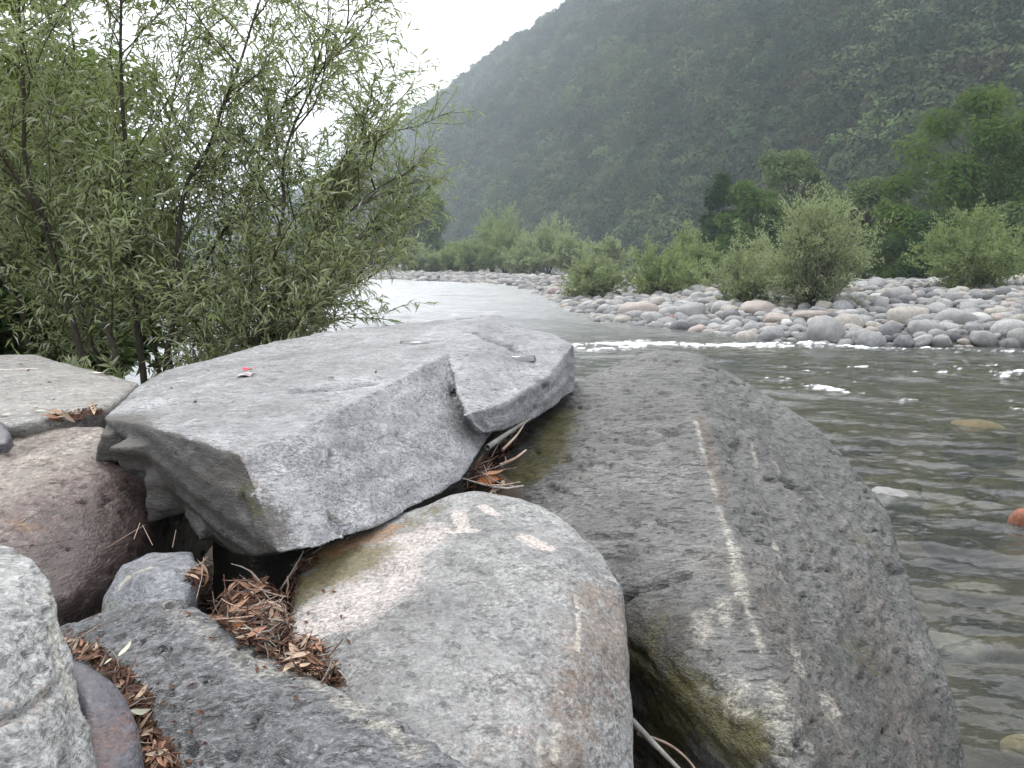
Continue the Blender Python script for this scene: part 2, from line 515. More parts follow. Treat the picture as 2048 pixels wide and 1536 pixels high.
class Rock:
    def __init__(self, name, hulls, voxel, smooth, mat, label, cat='boulder', cuts=()):
        bm = bmesh.new()
        for h in hulls:
            hull_into(bm, h)
        me = bpy.data.meshes.new(name)
        bm.to_mesh(me)
        bm.free()
        tmp = bpy.data.objects.new('tmp', me)
        COL.objects.link(tmp)
        m = tmp.modifiers.new('r', 'REMESH')
        m.mode = 'VOXEL'
        m.voxel_size = voxel
        if smooth:
            s = tmp.modifiers.new('s', 'SMOOTH')
            s.factor = 0.5
            s.iterations = smooth
        dg = bpy.context.evaluated_depsgraph_get()
        ev = tmp.evaluated_get(dg)
        self.me = bpy.data.meshes.new_from_object(ev)
        bpy.data.objects.remove(tmp)
        self.me.name = name
        self.v = self._co()
        self.name, self.mat, self.label, self.cat = name, mat, label, cat
        self.att = {}

    def _co(self):
        a = np.empty(len(self.me.vertices) * 3, np.float32)
        self.me.vertices.foreach_get('co', a)
        return a.reshape(-1, 3).astype(float)

    def _push(self):
        self.me.vertices.foreach_set('co', self.v.astype(np.float32).ravel())
        self.me.update()

    def normals(self):
        a = np.empty(len(self.me.vertices) * 3, np.float32)
        self.me.vertex_normals.foreach_get('vector', a)
        return a.reshape(-1, 3).astype(float)

    def bvh(self):
        n = len(self.me.polygons)
        li = np.empty(len(self.me.loops), np.int32)
        self.me.loops.foreach_get('vertex_index', li)
        ls = np.empty(n, np.int32)
        self.me.polygons.foreach_get('loop_start', ls)
        polys = np.split(li, ls[1:])
        return BVHTree.FromPolygons(self.v.tolist(), [q.tolist() for q in polys])

    def hit(self, pl):
        if not hasattr(self, '_b'):
            self._b = self.bvh()
        out = []
        for px, py in pl:
            d = Vector(ray(px, py)).normalized()
            h = self._b.ray_cast(Vector((0, 0, CAMZ)), d)[0]
            if h is not None:
                out.append(np.array(h))
        return out

    def disp(self, amp, wl, octaves=4, gain=0.5, stretch=(1, 1, 1), ridged=False, bias=0.0, power=None, off=0.0):
        n = fbm(self.v * np.array(stretch) + off, wl, octaves, gain, ridged) + bias
        if power:
            n = np.sign(n) * np.abs(n) ** power
        self.v += self.normals() * (amp * n)[:, None]
        self._push()

    def pits(self, amp, wl, stretch=(1, 1, 1), lo=0.25, hi=0.6, octaves=3, off=5.0, rot=None):
        p = self.v if rot is None else self.v @ np.array(Matrix.Rotation(rot, 3, 'Y'))
        n = fbm(p * np.array(stretch) + off, wl, octaves, 0.55)
        self.v -= self.normals() * (amp * smooth01(n, lo, hi))[:, None]
        self._push()

    def groove(self, pl, r, depth, jitter=0.4):
        pts = self.hit(pl)
        if not pts:
            return
        w = self.v + 0.6 * r * np.stack([fbm(self.v + q, r * 4, 2) for q in (0, 7, 13)], -1)
        d = seg_dist(w, pts)
        k = np.exp(-(d / r) ** 2) * (1 + jitter * fbm(self.v + 3, r * 5, 2))
        self.v -= self.normals() * (depth * k)[:, None]
        self._push()

    def terrace(self, axis, step, amount, warp=0.4):
        """shift points along the rock's layering so that it breaks in ledges"""
        ax = np.array(axis, float)
        ax /= np.linalg.norm(ax)
        h = (self.v @ ax) / step + warp * fbm(self.v, step * 5, 3)
        f = h - np.floor(h)
        saw = np.abs(f - 0.5) * 2
        self.v += self.normals() * (amount * (smooth01(saw, 0.2, 0.9) - 0.5))[:, None]
        self._push()

    def stain(self, att, pl, r, s=1.0, wob=0.5):
        pts = self.hit(pl)
        if not pts:
            return
        w = self.v + wob * r * np.stack([fbm(self.v + q, r * 2.2, 3) for q in (0, 7, 13)], -1)
        d = seg_dist(w, pts)
        val = s * (1 - smooth01(d, r * 0.15, r))
        self.att[att] = np.maximum(self.att.get(att, 0), val)

    def stain_fn(self, att, vals):
        self.att[att] = np.maximum(self.att.get(att, 0), vals)

    def done(self):
        base = np.array((self.v[:, 0].mean(), self.v[:, 1].mean(), self.v[:, 2].min()))
        ROCK_BVH.append((self.name, self.bvh()))
        for k, a in self.att.items():
            set_attr(self.me, k, np.broadcast_to(a, (len(self.v),)))
        self.me.vertices.foreach_set('co', (self.v - base).astype(np.float32).ravel())
        self.me.polygons.foreach_set('use_smooth', np.ones(len(self.me.polygons), bool))
        self.me.materials.clear()
        self.me.update()
        o = obj(self.name, self.me, self.mat, None, base)
        tag(o, self.label, self.cat)
        self.o = o
        return o


def low(pts, z, dx=0.0, dy=0.0):
    return [(p[0] + dx, p[1] + dy, z) for p in pts]


# --- A: the big slab with a broken ledge at its far end
m_slab = rock_mat('slab_gneiss', (0.16, 0.16, 0.165), (0.25, 0.25, 0.255), (0.34, 0.34, 0.345), fleck=105, stretch=(1.0, 1.6, 3.0),
                  rot=(0.1, 0.25, 0.5), rough=0.5, bump=0.5, mica=0.55, white=0.4, rust=(0.13, 0.075, 0.04), moss=(0.035, 0.035, 0.012))
top = [P(205, 835, 1.95), P(270, 772, 2.45), P(335, 742, 2.7), P(520, 690, 2.95), P(740, 652, 3.15), P(1000, 628, 3.35),
       P(1045, 655, 3.15), P(930, 672, 2.75), P(880, 715, 2.4), P(760, 775, 2.05), P(620, 845, 1.75), P(480, 905, 1.58), P(380, 878, 1.68), P(290, 850, 1.8)]
bot = [P(560, 1108, 1.44), P(650, 1092, 1.5), P(760, 1055, 1.65), P(920, 965, 1.95), P(972, 885, 2.2), P(1010, 800, 2.6),
       P(492, 1118, 1.55), P(440, 1092, 1.70)]
left = [P(262, 930, 2.02), P(340, 1010, 1.95)]
brng = np.random.default_rng(4)
blocks = []
for bx, by, bd, sx, sy, sz, rz, tx in ((262, 872, 1.97, .055, .07, .030, 0.3, 0.1), (330, 890, 1.86, .06, .07, .028, -0.2, -0.1), (300, 940, 1.99, .06, .08, .035, 0.5, 0.2), (372, 950, 1.84, .065, .07, .045, 0.1, -0.2),
                                       (345, 1000, 1.97, .05, .07, .03, -0.3, 0.25), (420, 915, 1.70, .05, .05, .024, 0.4, 0.0), (440, 1000, 1.72, .05, .05, .05, 0.75, 0.1)):
    q = np.array([(x, y, z) for x in (-1, 1) for y in (-1, 1) for z in (-1, 1)], float) * np.array((sx, sy, sz))
    q *= 1 + brng.uniform(-0.3, 0.2, (8, 1))
    m3 = Matrix.Rotation(rz, 3, 'Z') @ Matrix.Rotation(tx, 3, 'Y') @ Matrix.Rotation(brng.uniform(-0.25, 0.25), 3, 'X')
    blocks.append(P(bx, by, bd + 0.012) + q @ np.array(m3).T)
under = [(p[0] + 0.05, p[1] + 0.45, 1.17) for p in (P(500, 1050, 1.6), P(300, 1000, 1.8), P(750, 1000, 1.8))] + [(-0.3, 2.9, 1.2), (0.0, 3.1, 1.25), (-1.0, 2.6, 1.2)]
left = [P(285, 915, 2.04), P(356, 1008, 1.94)]
main = top + bot + left + under
ltop = [P(905, 760, 2.31), P(914, 800, 2.2), P(926, 832, 2.08), P(1010, 806, 2.19), P(1090, 760, 2.42), P(1149, 688, 2.83), P(1110, 667, 3.02),
        P(1046, 656, 3.14), P(945, 669, 2.79), P(897, 713, 2.42)]
lbot = [P(965, 868, 2.13), P(1010, 862, 2.2), P(1085, 825, 2.42), P(1152, 782, 2.76), P(1150, 740, 3.0)] + [(0.0, 3.0, 1.26), (-0.05, 2.5, 1.24)]
slab = Rock('slab_rock', [main, ltop + lbot] + blocks, 0.0055, 2, m_slab, 'large flat grey rock slab with broken ledge, a small red scrap lying on it', 'rock slab')
slab.disp(0.012, 0.45, 3, 0.5)
slab.disp(0.0045, 0.06, 4, 0.65, (1, 1, 1.8))
slab.terrace((0.12, -0.1, 1), 0.045, 0.0025, 0.8)
slab.groove([(590, 780), (640, 776), (700, 771), (735, 766)], 0.015, 0.022)
slab.groove([(630, 778), (655, 776), (680, 776)], 0.012, 0.04)
slab.groove([(905, 750), (908, 785), (925, 822), (960, 848), (975, 860)], 0.008, 0.010)
slab.groove([(945, 662), (975, 676), (1010, 690), (1040, 700)], 0.018, 0.034, 0.9)
slab.groove([(480, 1000), (500, 1060)], 0.01, 0.01)
slab.groove([(663, 905), (664, 932)], 0.005, 0.012)
slab.groove([(672, 1040), (690, 1065)], 0.012, 0.02)
slab.groove([(795, 872), (812, 884)], 0.006, 0.01)
slab.groove([(1080, 765), (1095, 780)], 0.012, 0.014)
slab.pits(0.006, 0.035, (1, 1, 2), 0.35, 0.7)
slab.stain('grime_shade', [(230, 870), (300, 960), (380, 1020), (450, 1080)], 0.17, 0.95)  # broken end: dark patina with its shade painted in
slab.stain('grime_shade', [(400, 985), (450, 1060), (515, 1100)], 0.13, 1.35, 0.25)
slab.stain('grime_shade', [(215, 860), (260, 890), (320, 980)], 0.11, 1.1)
slab.stain('rust', [(420, 960), (470, 930), (500, 985)], 0.07, 0.55)
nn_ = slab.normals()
slab.stain_fn('grime_shade', 1.25 * smooth01(-nn_[:, 0] + 0.25 * fbm(slab.v, 0.05, 3), 0.28, 0.55) * smooth01(-slab.v[:, 0], 0.36, 0.42))  # left-turned faces darkened by normal: patina plus painted shade
slab.stain('moss', [(490, 975), (515, 1030)], 0.03, 0.7)
slab.stain('moss', [(665, 1030), (672, 1036)], 0.03, 0.6)
slab.stain('pale', [(560, 765), (700, 735), (800, 705)], 0.10, 0.25)
slab.stain('rust', [(600, 930), (700, 960), (780, 930)], 0.16, 0.28)
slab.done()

# --- B: the big ridged boulder on the right, standing in the water
m_ridge = rock_mat('ridge_gneiss', (0.075, 0.073, 0.068), (0.128, 0.125, 0.117), (0.2, 0.196, 0.182), fleck=95, stretch=(0.8, 1.6, 2.6), rot=(0.0, 0.5, 0.2),
                   rough=0.5, bump=0.9, mica=0.75, white=0.35, dash=0.85, contrast=1.2, rust=(0.095, 0.066, 0.046), moss=(0.05, 0.046, 0.012))
ridge = [P(1310, 700, 3.2), P(1350, 745, 2.9), P(1390, 830, 2.45), P(1440, 980, 2.0), P(1500, 1200, 1.55), P(1560, 1420, 1.28), P(1590, 1536, 1.18)]
rgt = [P(1405, 712, 3.2), P(1490, 765, 3.1), P(1640, 858, 2.85), P(1700, 920, 2.7), P(1762, 1005, 2.5), P(1800, 1130, 2.2), P(1850, 1260, 2.0), P(1895, 1370, 1.8), P(1918, 1536, 1.58)]
lft = [P(1190, 742, 3.15), P(1150, 765, 2.95), P(1090, 800, 2.95), P(1030, 850, 2.75), P(955, 965, 2.35), P(1000, 960, 2.25), P(1130, 1080, 1.9), P(1230, 1180, 1.72), P(1310, 1245, 1.6), P(1425, 1350, 1.45), P(1490, 1480, 1.32), P(1520, 1560, 1.22)]
base = [(0.15, 2.3, -0.5), (0.4, 1.8, -0.5), (0.55, 1.45, -0.5), (0.65, 1.15, -0.5), (0.95, 1.35, -0.5), (1.1, 2.0, -0.5), (1.1, 2.8, -0.5), (0.8, 3.3, -0.5), (0.2, 3.3, -0.5),
        (0.62, 1.05, 0.5), (0.8, 1.3, 0.5)]
big = Rock('ridged_boulder', [ridge + rgt + lft + base], 0.0085, 22, m_ridge, 'biggest grey boulder, its pale-veined ridge pointing at the camera beside the water')
big.disp(0.022, 0.5, 3, 0.5)
big.disp(0.010, 0.10, 5, 0.65, (0.5, 1, 2.4))
big.pits(0.012, 0.045, (0.22, 0.45, 3.0), 0.25, 0.5, rot=0.2)
big.disp(0.007, 0.05, 3, 0.6, (0.22, 0.5, 2.6), ridged=True, bias=-0.1)
big.pits(0.014, 0.12, (0.2, 0.35, 2.6), 0.42, 0.6, off=20)
big.groove([(1570, 960), (1640, 1015), (1705, 1082)], 0.011, 0.022)
big.groove([(1250, 1195), (1310, 1172), (1370, 1150)], 0.009, 0.02)
big.groove([(1255, 880), (1300, 888), (1350, 870)], 0.009, 0.015)
big.groove([(1190, 1075), (1260, 1072)], 0.009, 0.013)
big.groove([(1560, 1190), (1640, 1260)], 0.012, 0.008)
big.groove([(1440, 870), (1520, 960), (1600, 1180), (1640, 1250)], 0.03, 0.008)
big.groove([(1250, 1110), (1235, 1120)], 0.03, 0.02)
big.stain('vein', [(1390, 840), (1405, 900), (1430, 980), (1450, 1060), (1475, 1130), (1490, 1200), (1515, 1270), (1525, 1310)], 0.014, 0.66, 0.35)
big.stain('vein', [(1470, 1100), (1490, 1190)], 0.028, 0.7)
big.stain('vein', [(1500, 880), (1530, 1000), (1550, 1080), (1570, 1170)], 0.016, 0.55)
big.stain('vein', [(1540, 900), (1600, 1050), (1660, 1210)], 0.014, 0.42)
for a, r in (((1470, 1370), 0.05), ((1550, 1380), 0.045), ((1590, 1300), 0.03), ((1555, 1450), 0.04), ((1400, 1230), 0.04), ((1660, 1400), 0.04), ((1445, 1200), 0.03), ((1600, 1440), 0.025)):
    big.stain('vein', [a, (a[0] + 12, a[1] + 45)], r, 0.6)
big.stain('rust', [(1400, 830), (1420, 900), (1445, 1000)], 0.035, 0.75)
big.stain('rust', [(1520, 1150), (1560, 1250), (1620, 1420), (1680, 1536)], 0.17, 0.5)
big.stain('rust', [(1720, 1200), (1780, 1350), (1840, 1500)], 0.24, 0.5)
big.stain('rust', [(1640, 1130), (1700, 1180)], 0.14, 0.42)
big.stain('moss', [(1120, 830), (1080, 920), (1020, 970)], 0.10, 0.8)
big.stain('grime_shade', [(1100, 830), (1040, 930), (1000, 970)], 0.14, 0.6)  # darker patch on the left flank below the ledge
big.stain('moss', [(1360, 1400), (1430, 1440), (1490, 1490)], 0.09, 0.95)
big.stain('moss', [(1300, 1330), (1340, 1420), (1330, 1500)], 0.15, 0.7)
big.stain('grime_shade', [(1290, 1290), (1330, 1400), (1300, 1500)], 0.18, 0.8)  # darker patch on the lower left face
big.stain('moss', [(1720, 1080), (1760, 1110)], 0.07, 0.45)
big.stain('moss', [(1700, 1290), (1740, 1330)], 0.12, 0.4)
big.stain_fn('grime_shade', 0.8 * (1 - smooth01(big.v[:, 2], 0.1, 0.5)))  # darker towards the foot
big.done()

# --- C: rounded boulder at the bottom centre
m_round = rock_mat('round_gneiss', (0.17, 0.168, 0.165), (0.25, 0.248, 0.24), (0.33, 0.325, 0.315), fleck=125, stretch=(1.2, 1.2, 1.5), rot=(0.5, 0.2, 0.1),
                   rough=0.62, bump=0.55, mica=0.45, white=0.55, rust=(0.115, 0.075, 0.05), moss=(0.06, 0.05, 0.018), pale=(0.5, 0.45, 0.42))
ctop = [P(900, 985, 1.9), P(965, 975, 1.85), P(1050, 990, 1.82), P(1110, 1022, 1.74), P(1200, 1090, 1.6), P(1245, 1170, 1.47), P(1000, 1100, 1.5), P(1120, 1180, 1.36),
        P(850, 1150, 1.45), P(720, 1150, 1.5), P(660, 1110, 1.62), P(1000, 1280, 1.24), P(850, 1280, 1.24), P(600, 1250, 1.37), P(570, 1290, 1.3), P(585, 1170, 1.52), P(620, 1095, 1.62), P(760, 1040, 1.72), P(1160, 1300, 1.23)]
cside = [P(1258, 1280, 1.33), P(1266, 1400, 1.24), P(1274, 1560, 1.15), P(1150, 1536, 1.06), P(1000, 1440, 1.1), P(1000, 1560, 1.0), P(800, 1440, 1.07), P(700, 1420, 1.1), P(850, 1560, 0.99), P(660, 1370, 1.18)]
cbase = [(0.14, 1.15, 0.85), (0.0, 0.98, 0.85), (-0.2, 1.0, 0.85), (-0.36, 1.25, 0.9), (-0.36, 1.5, 0.9), (-0.1, 1.8, 0.9), (0.14, 1.6, 0.85)]
rnd = Rock('rounded_boulder', [ctop + cside + cbase], 0.0058, 60, m_round, 'rounded grey boulder with pinkish white patch, bottom centre under the slab')
rnd.disp(0.010, 0.3, 3, 0.5)
rnd.disp(0.0042, 0.05, 4, 0.62)
rnd.pits(0.004, 0.022, (1, 1, 1.6), 0.28, 0.6)
rnd.groove([(770, 1135), (790, 1140)], 0.02, 0.012)
rnd.groove([(922, 1012), (925, 1050), (905, 1060)], 0.008, 0.007)
rnd.stain('pale', [(850, 1070), (760, 1110), (720, 1180), (640, 1240)], 0.12, 0.7)
rnd.stain('pale', [(820, 1090), (790, 1170), (700, 1240)], 0.09, 0.7)
rnd.stain('pale', [(920, 1020), (925, 1055)], 0.022, 1.3)
rnd.stain('pale', [(1055, 1078), (1090, 1095)], 0.03, 1.4)
rnd.stain('pale', [(965, 1012), (990, 1028)], 0.016, 1.3)
rnd.stain('pale', [(895, 1060), (950, 1060)], 0.02, 1.2)
rnd.stain('vein', [(1152, 1190), (1158, 1250), (1155, 1300)], 0.006, 1.2, 0.2)
rnd.stain('vein', [(1115, 1450), (1105, 1510)], 0.012, 1.0)
rnd.stain('vein', [(1075, 1480), (1078, 1536)], 0.008, 0.9)
rnd.stain('moss', [(650, 1115), (720, 1110), (610, 1180)], 0.10, 0.95)
rnd.stain('moss', [(800, 1060), (880, 1010)], 0.06, 0.55)
rnd.stain('ochre', [(660, 1105), (780, 1060), (900, 985)], 0.05, 0.9)
rnd.stain('rust', [(1220, 1230), (1230, 1350), (1150, 1450), (1100, 1536)], 0.16, 0.62)
rnd.stain('rust', [(1000, 1400), (950, 1500)], 0.16, 0.38)
rnd.done()

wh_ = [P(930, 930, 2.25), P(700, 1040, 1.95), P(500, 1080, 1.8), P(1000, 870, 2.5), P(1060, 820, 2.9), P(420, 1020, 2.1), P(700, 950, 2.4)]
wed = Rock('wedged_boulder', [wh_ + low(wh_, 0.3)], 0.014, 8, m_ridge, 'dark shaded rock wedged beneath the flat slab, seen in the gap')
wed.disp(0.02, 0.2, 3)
wed.stain_fn('grime_shade', np.full(len(wed.v), 0.8))  # filler rock darkened all over, the gap's shade put into its colour
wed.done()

# --- D: dark wavy gneiss, lower left
m_dark = rock_mat('dark_gneiss', (0.085, 0.086, 0.09), (0.15, 0.152, 0.157), (0.25, 0.25, 0.255), fleck=90, stretch=(1.0, 1.6, 1.4), rot=(0.3, 0.6, 0.9),
                  rough=0.5, bump=1.0, mica=0.7, white=0.8, contrast=1.5)
dtop = [P(100, 1250, 1.36), P(230, 1238, 1.38), P(335, 1188, 1.32), P(380, 1205, 1.28), P(410, 1245, 1.22), P(500, 1305, 1.12), P(600, 1345, 1.06), P(720, 1392, 0.99), P(850, 1468, 0.91), P(960, 1545, 0.84),
        P(300, 1290, 1.2), P(460, 1400, 1.0), P(640, 1480, 0.9)]
dbot = [P(120, 1300, 1.28), P(220, 1330, 1.17), P(310, 1400, 1.06), P(330, 1480, 0.99), P(370, 1560, 0.9), P(700, 1600, 0.82)]
dbase = low(dtop[:2] + [dtop[4], dtop[6], dtop[9]], 0.95, 0, 0.06) + low([dbot[0], dbot[3], dbot[5]], 0.95)
drk = Rock('dark_boulder', [dtop + dbot + dbase], 0.0048, 24, m_dark, 'dark grey rough rock in the lower left, with litter on either side')
drk.disp(0.014, 0.22, 3, 0.5)
drk.disp(0.006, 0.045, 4, 0.62, (1, 1, 1.4))
drk.pits(0.011, 0.026, (1, 1, 1.4), 0.15, 0.5)
drk.stain('vein', [(500, 1310), (640, 1375), (720, 1420), (830, 1500)], 0.03, 0.6)
drk.stain('vein', [(330, 1200), (430, 1290), (520, 1350)], 0.03, 0.5)
drk.done()

# --- E: bluish stone with a light band
m_blue = rock_mat('blue_gneiss', (0.13, 0.14, 0.15), (0.2, 0.21, 0.225), (0.28, 0.29, 0.3), fleck=130, rough=0.5, bump=0.5, mica=0.6, white=0.3)
eh = [P(205, 1190, 1.52), P(240, 1125, 1.58), P(300, 1098, 1.62), P(390, 1100, 1.6), P(400, 1140, 1.48), P(370, 1210, 1.38), P(290, 1250, 1.34), P(195, 1255, 1.42), P(300, 1150, 1.44)]
blu = Rock('banded_stone', [eh + low(eh[:3] + eh[5:8], 0.95)], 0.005, 26, m_blue, 'small bluish grey stone with a light band in the hollow', 'stone')
blu.disp(0.010, 0.14, 3)
blu.disp(0.003, 0.04, 3, 0.6)
blu.stain('vein', [(235, 1180), (250, 1160), (310, 1135), (350, 1100)], 0.014, 0.9)
blu.stain('moss', [(205, 1220), (230, 1225)], 0.04, 0.5)
blu.done()

# --- F: pale rock on the left edge
m_pale = rock_mat('pale_gneiss', (0.22, 0.22, 0.212), (0.32, 0.32, 0.31), (0.4, 0.4, 0.39), fleck=105, stretch=(0.7, 1.0, 2.6), rot=(0, 0.15, 0.2), rough=0.55,
                  bump=0.7, mica=0.4, white=0.25)
fh = [P(-60, 1085, 1.08), P(10, 1092, 1.05), P(62, 1112, 1.02), P(106, 1170, 0.98), P(108, 1240, 0.95), P(100, 1300, 0.92), P(128, 1400, 0.88), P(178, 1490, 0.84), P(210, 1560, 0.8),
      P(-200, 1100, 1.1), P(0, 1300, 0.82), P(60, 1480, 0.75), P(-200, 1400, 0.72), P(120, 1600, 0.72)]
fb = [(-0.6, 1.05, 1.0), (-0.52, 0.98, 1.0), (-0.45, 0.82, 1.0), (-0.40, 0.7, 1.0), (-0.6, 0.65, 1.0)]
pal = Rock('pale_rock', [fh + fb], 0.0046, 3, m_pale, 'light grey flaky rock at the lower left edge of the picture')
pal.disp(0.007, 0.12, 3, 0.55, (0.7, 1, 1.6))
pal.terrace((0.15, -0.2, 1), 0.04, 0.0022, 0.9)
pal.disp(0.004, 0.035, 4, 0.62, (0.7, 1, 2))
pal.pits(0.005, 0.03, (0.6, 1, 2.2), 0.25, 0.6)
pal.groove([(-10, 1445), (50, 1425), (112, 1380)], 0.005, 0.008)
pal.groove([(0, 1250), (50, 1235), (95, 1240)], 0.004, 0.005)
pal.stain('ochre', [(0, 1440), (60, 1420), (110, 1380)], 0.03, 0.3)
pal.stain('vein', [(105, 1200), (110, 1290), (140, 1400), (205, 1530)], 0.022, 0.55)
pal.done()

# --- G: smooth dark purplish cobble
m_purp = rock_mat('purple_stone', (0.07, 0.066, 0.078), (0.095, 0.09, 0.105), (0.125, 0.118, 0.135), fleck=150, rough=0.5, bump=0.2, mica=0.25, white=0.15, rust=(0.10, 0.05, 0.035))
gh = [P(90, 1295, 1.02), P(165, 1315, 0.99), P(235, 1358, 0.96), P(276, 1430, 0.92), P(290, 1510, 0.88), P(285, 1600, 0.83), P(150, 1500, 0.86), P(175, 1400, 0.90), P(110, 1400, 0.95), P(180, 1620, 0.81)]
pur = Rock('dark_cobble', [gh + low(gh[:6], 1.05)], 0.0045, 45, m_purp, 'smooth dark purple cobble wedged beside the light grey flaky rock', 'stone')
pur.disp(0.003, 0.1, 3)
pur.stain('rust', [(225, 1480), (250, 1440), (200, 1500)], 0.06, 0.65)
pur.done()

# --- H: reddish brown boulder under the slab's left end
m_red = rock_mat('red_stone', (0.17, 0.13, 0.11), (0.25, 0.21, 0.18), (0.35, 0.31, 0.275), fleck=80, rough=0.45, bump=0.7, mica=0.5, white=0.3,
                 rust=(0.06, 0.03, 0.028), grime_shade=(0.028, 0.018, 0.016))
hh = [P(-150, 880, 2.2), P(0, 890, 2.15), P(70, 858, 2.2), P(200, 850, 2.1), P(215, 880, 1.98), P(-200, 960, 1.9), P(0, 980, 1.82), P(120, 950, 1.85), P(200, 940, 1.85), P(-100, 1100, 1.5), P(60, 1120, 1.55),
      P(170, 1060, 1.66), P(250, 1020, 1.78), P(130, 1200, 1.48), P(210, 1180, 1.58), P(-100, 1200, 1.4)]
hb = [(-1.4, 2.3, 0.9), (-0.75, 2.4, 1.0), (-0.8, 1.5, 0.8), (-1.1, 1.3, 0.8), (-0.75, 1.75, 0.9), (-0.72, 2.0, 1.2)]
red = Rock('reddish_boulder', [hh + hb], 0.0065, 30, m_red, 'reddish brown boulder under the left end of the slab')
red.disp(0.015, 0.3, 3)
red.disp(0.006, 0.06, 4, 0.6)
red.pits(0.012, 0.035, (1, 1, 1.5), 0.25, 0.6)
red.stain('rust', [(60, 1050), (140, 990), (200, 930)], 0.14, 0.7)
red.stain('rust', [(90, 1140), (160, 1090), (220, 1000)], 0.20, 1.05)
red.stain('ochre', [(40, 1050), (60, 1060)], 0.035, 0.6)
red.stain('ochre', [(60, 920), (0, 960), (100, 900)], 0.10, 0.2)
red.stain('pale', [(20, 935), (110, 900), (180, 880)], 0.09, 0.4)
red.stain('grime_shade', [(150, 1180), (210, 1090), (250, 1020)], 0.2, 0.8)
red.done()

# --- I: brownish flat rock behind, J: little stone
m_tan = rock_mat('tan_slab', (0.22, 0.21, 0.195), (0.265, 0.255, 0.235), (0.31, 0.3, 0.28), fleck=130, rough=0.6, bump=0.25, mica=0.3, white=0.15)
ih = [P(-300, 720, 3.4), P(0, 706, 3.4), P(70, 708, 3.35), P(180, 742, 3.0), P(280, 765, 2.75), P(240, 800, 2.35), P(200, 822, 2.18), P(90, 832, 2.15), P(0, 858, 2.08), P(-250, 880, 2.0)]
ib = [(p[0], p[1] + 0.05, p[2] - 0.10) for p in (P(200, 840, 2.2), P(0, 870, 2.12), P(-250, 900, 2.05))] + low([ih[0], ih[2], ih[4]], 0.95, -0.1, 0.1)
tan = Rock('flat_rock', [ih + ib], 0.008, 12, m_tan, 'smooth brownish flat rock left of the slab, with faint white chalk marks', 'boulder')
tan.disp(0.010, 0.4, 3)
tan.disp(0.003, 0.06, 4, 0.6)
tan.stain('grime_shade', [(90, 838), (150, 838), (205, 825)], 0.03, 0.5)
tan.stain('pale', [(-20, 740), (30, 738), (72, 737)], 0.010, 1.6)
tan.done()
jh = [P(-60, 880, 2.02), P(-20, 830, 2.1), P(10, 845, 2.08), P(24, 870, 2.03), P(15, 885, 1.98), P(-40, 895, 1.95), P(-70, 850, 2.1)]
lit = Rock('purple_pebble', [jh + [(p[0], p[1] + 0.02, p[2] - 0.09) for p in jh]], 0.004, 20, m_purp, 'small purplish stone on the reddish boulder, cut by the left edge', 'stone')
lit.done()


# all solid surfaces of the foreground for setting small things down
def ground_bvh():
    n = len(ground_me.polygons)
    v = np.empty(len(ground_me.vertices) * 3, np.float32)
    ground_me.vertices.foreach_get('co', v)
    li = np.empty(n * 4, np.int32)
    ground_me.loops.foreach_get('vertex_index', li)
    return BVHTree.FromPolygons(v.reshape(-1, 3).tolist(), li.reshape(-1, 4).tolist())


ROCK_BVH.append(('ground', ground_bvh()))


def cast(origin, direction):
    best = None
    o, d = Vector(origin), Vector(direction).normalized()
    for nm, b in ROCK_BVH:
        h, n, i, dist = b.ray_cast(o, d)
        if h is not None and (best is None or dist < best[2]):
            best = (np.array(h), np.array(n), dist, nm)
    return best


def see(px, py):
    return cast((0, 0, CAMZ), ray(px, py))


# ------------------------------------------------------------------ vegetation helpers
LEAF_V = np.array([(0, 0, 0), (0.38, 0.5, 0.10), (0.42, 0, 0), (0.38, -0.5, 0.10), (1, 0, -0.10)])
LEAF_F = np.array([(0, 2, 1), (0, 3, 2), (1, 2, 4), (2, 3, 4)])


def frames(d, nrm):
    d = d / np.linalg.norm(d, axis=1)[:, None]
    s = np.cross(nrm, d)
    s /= np.maximum(np.linalg.norm(s, axis=1), 1e-6)[:, None]
    n = np.cross(d, s)
    return d, s, n


def leaf_mesh(name, pos, d, nrm, length, width, rnd, flat=False):
    d, s, n = frames(d, nrm)
    if flat:
        LV = np.array([(0, 0, 0), (0.45, 0.5, 0.06), (1, 0, -0.05), (0.45, -0.5, 0.06)])
        LF = np.array([(0, 3, 2, 1)])
    else:
        LV, LF = LEAF_V, LEAF_F
    L, Wd = np.broadcast_to(length, (len(pos),)), np.broadcast_to(width, (len(pos),))
    V = (pos[:, None, :] + d[:, None, :] * (LV[None, :, 0:1] * L[:, None, None]) + s[:, None, :] * (LV[None, :, 1:2] * Wd[:, None, None])
         + n[:, None, :] * (LV[None, :, 2:3] * L[:, None, None]))
    Fc = (LF[None] + (np.arange(len(pos)) * len(LV))[:, None, None]).reshape(-1, LF.shape[1])
    me = mesh_np(name, V.reshape(-1, 3), Fc, False)
    set_attr(me, 'rnd', np.repeat(rnd, len(LV)))
    return me


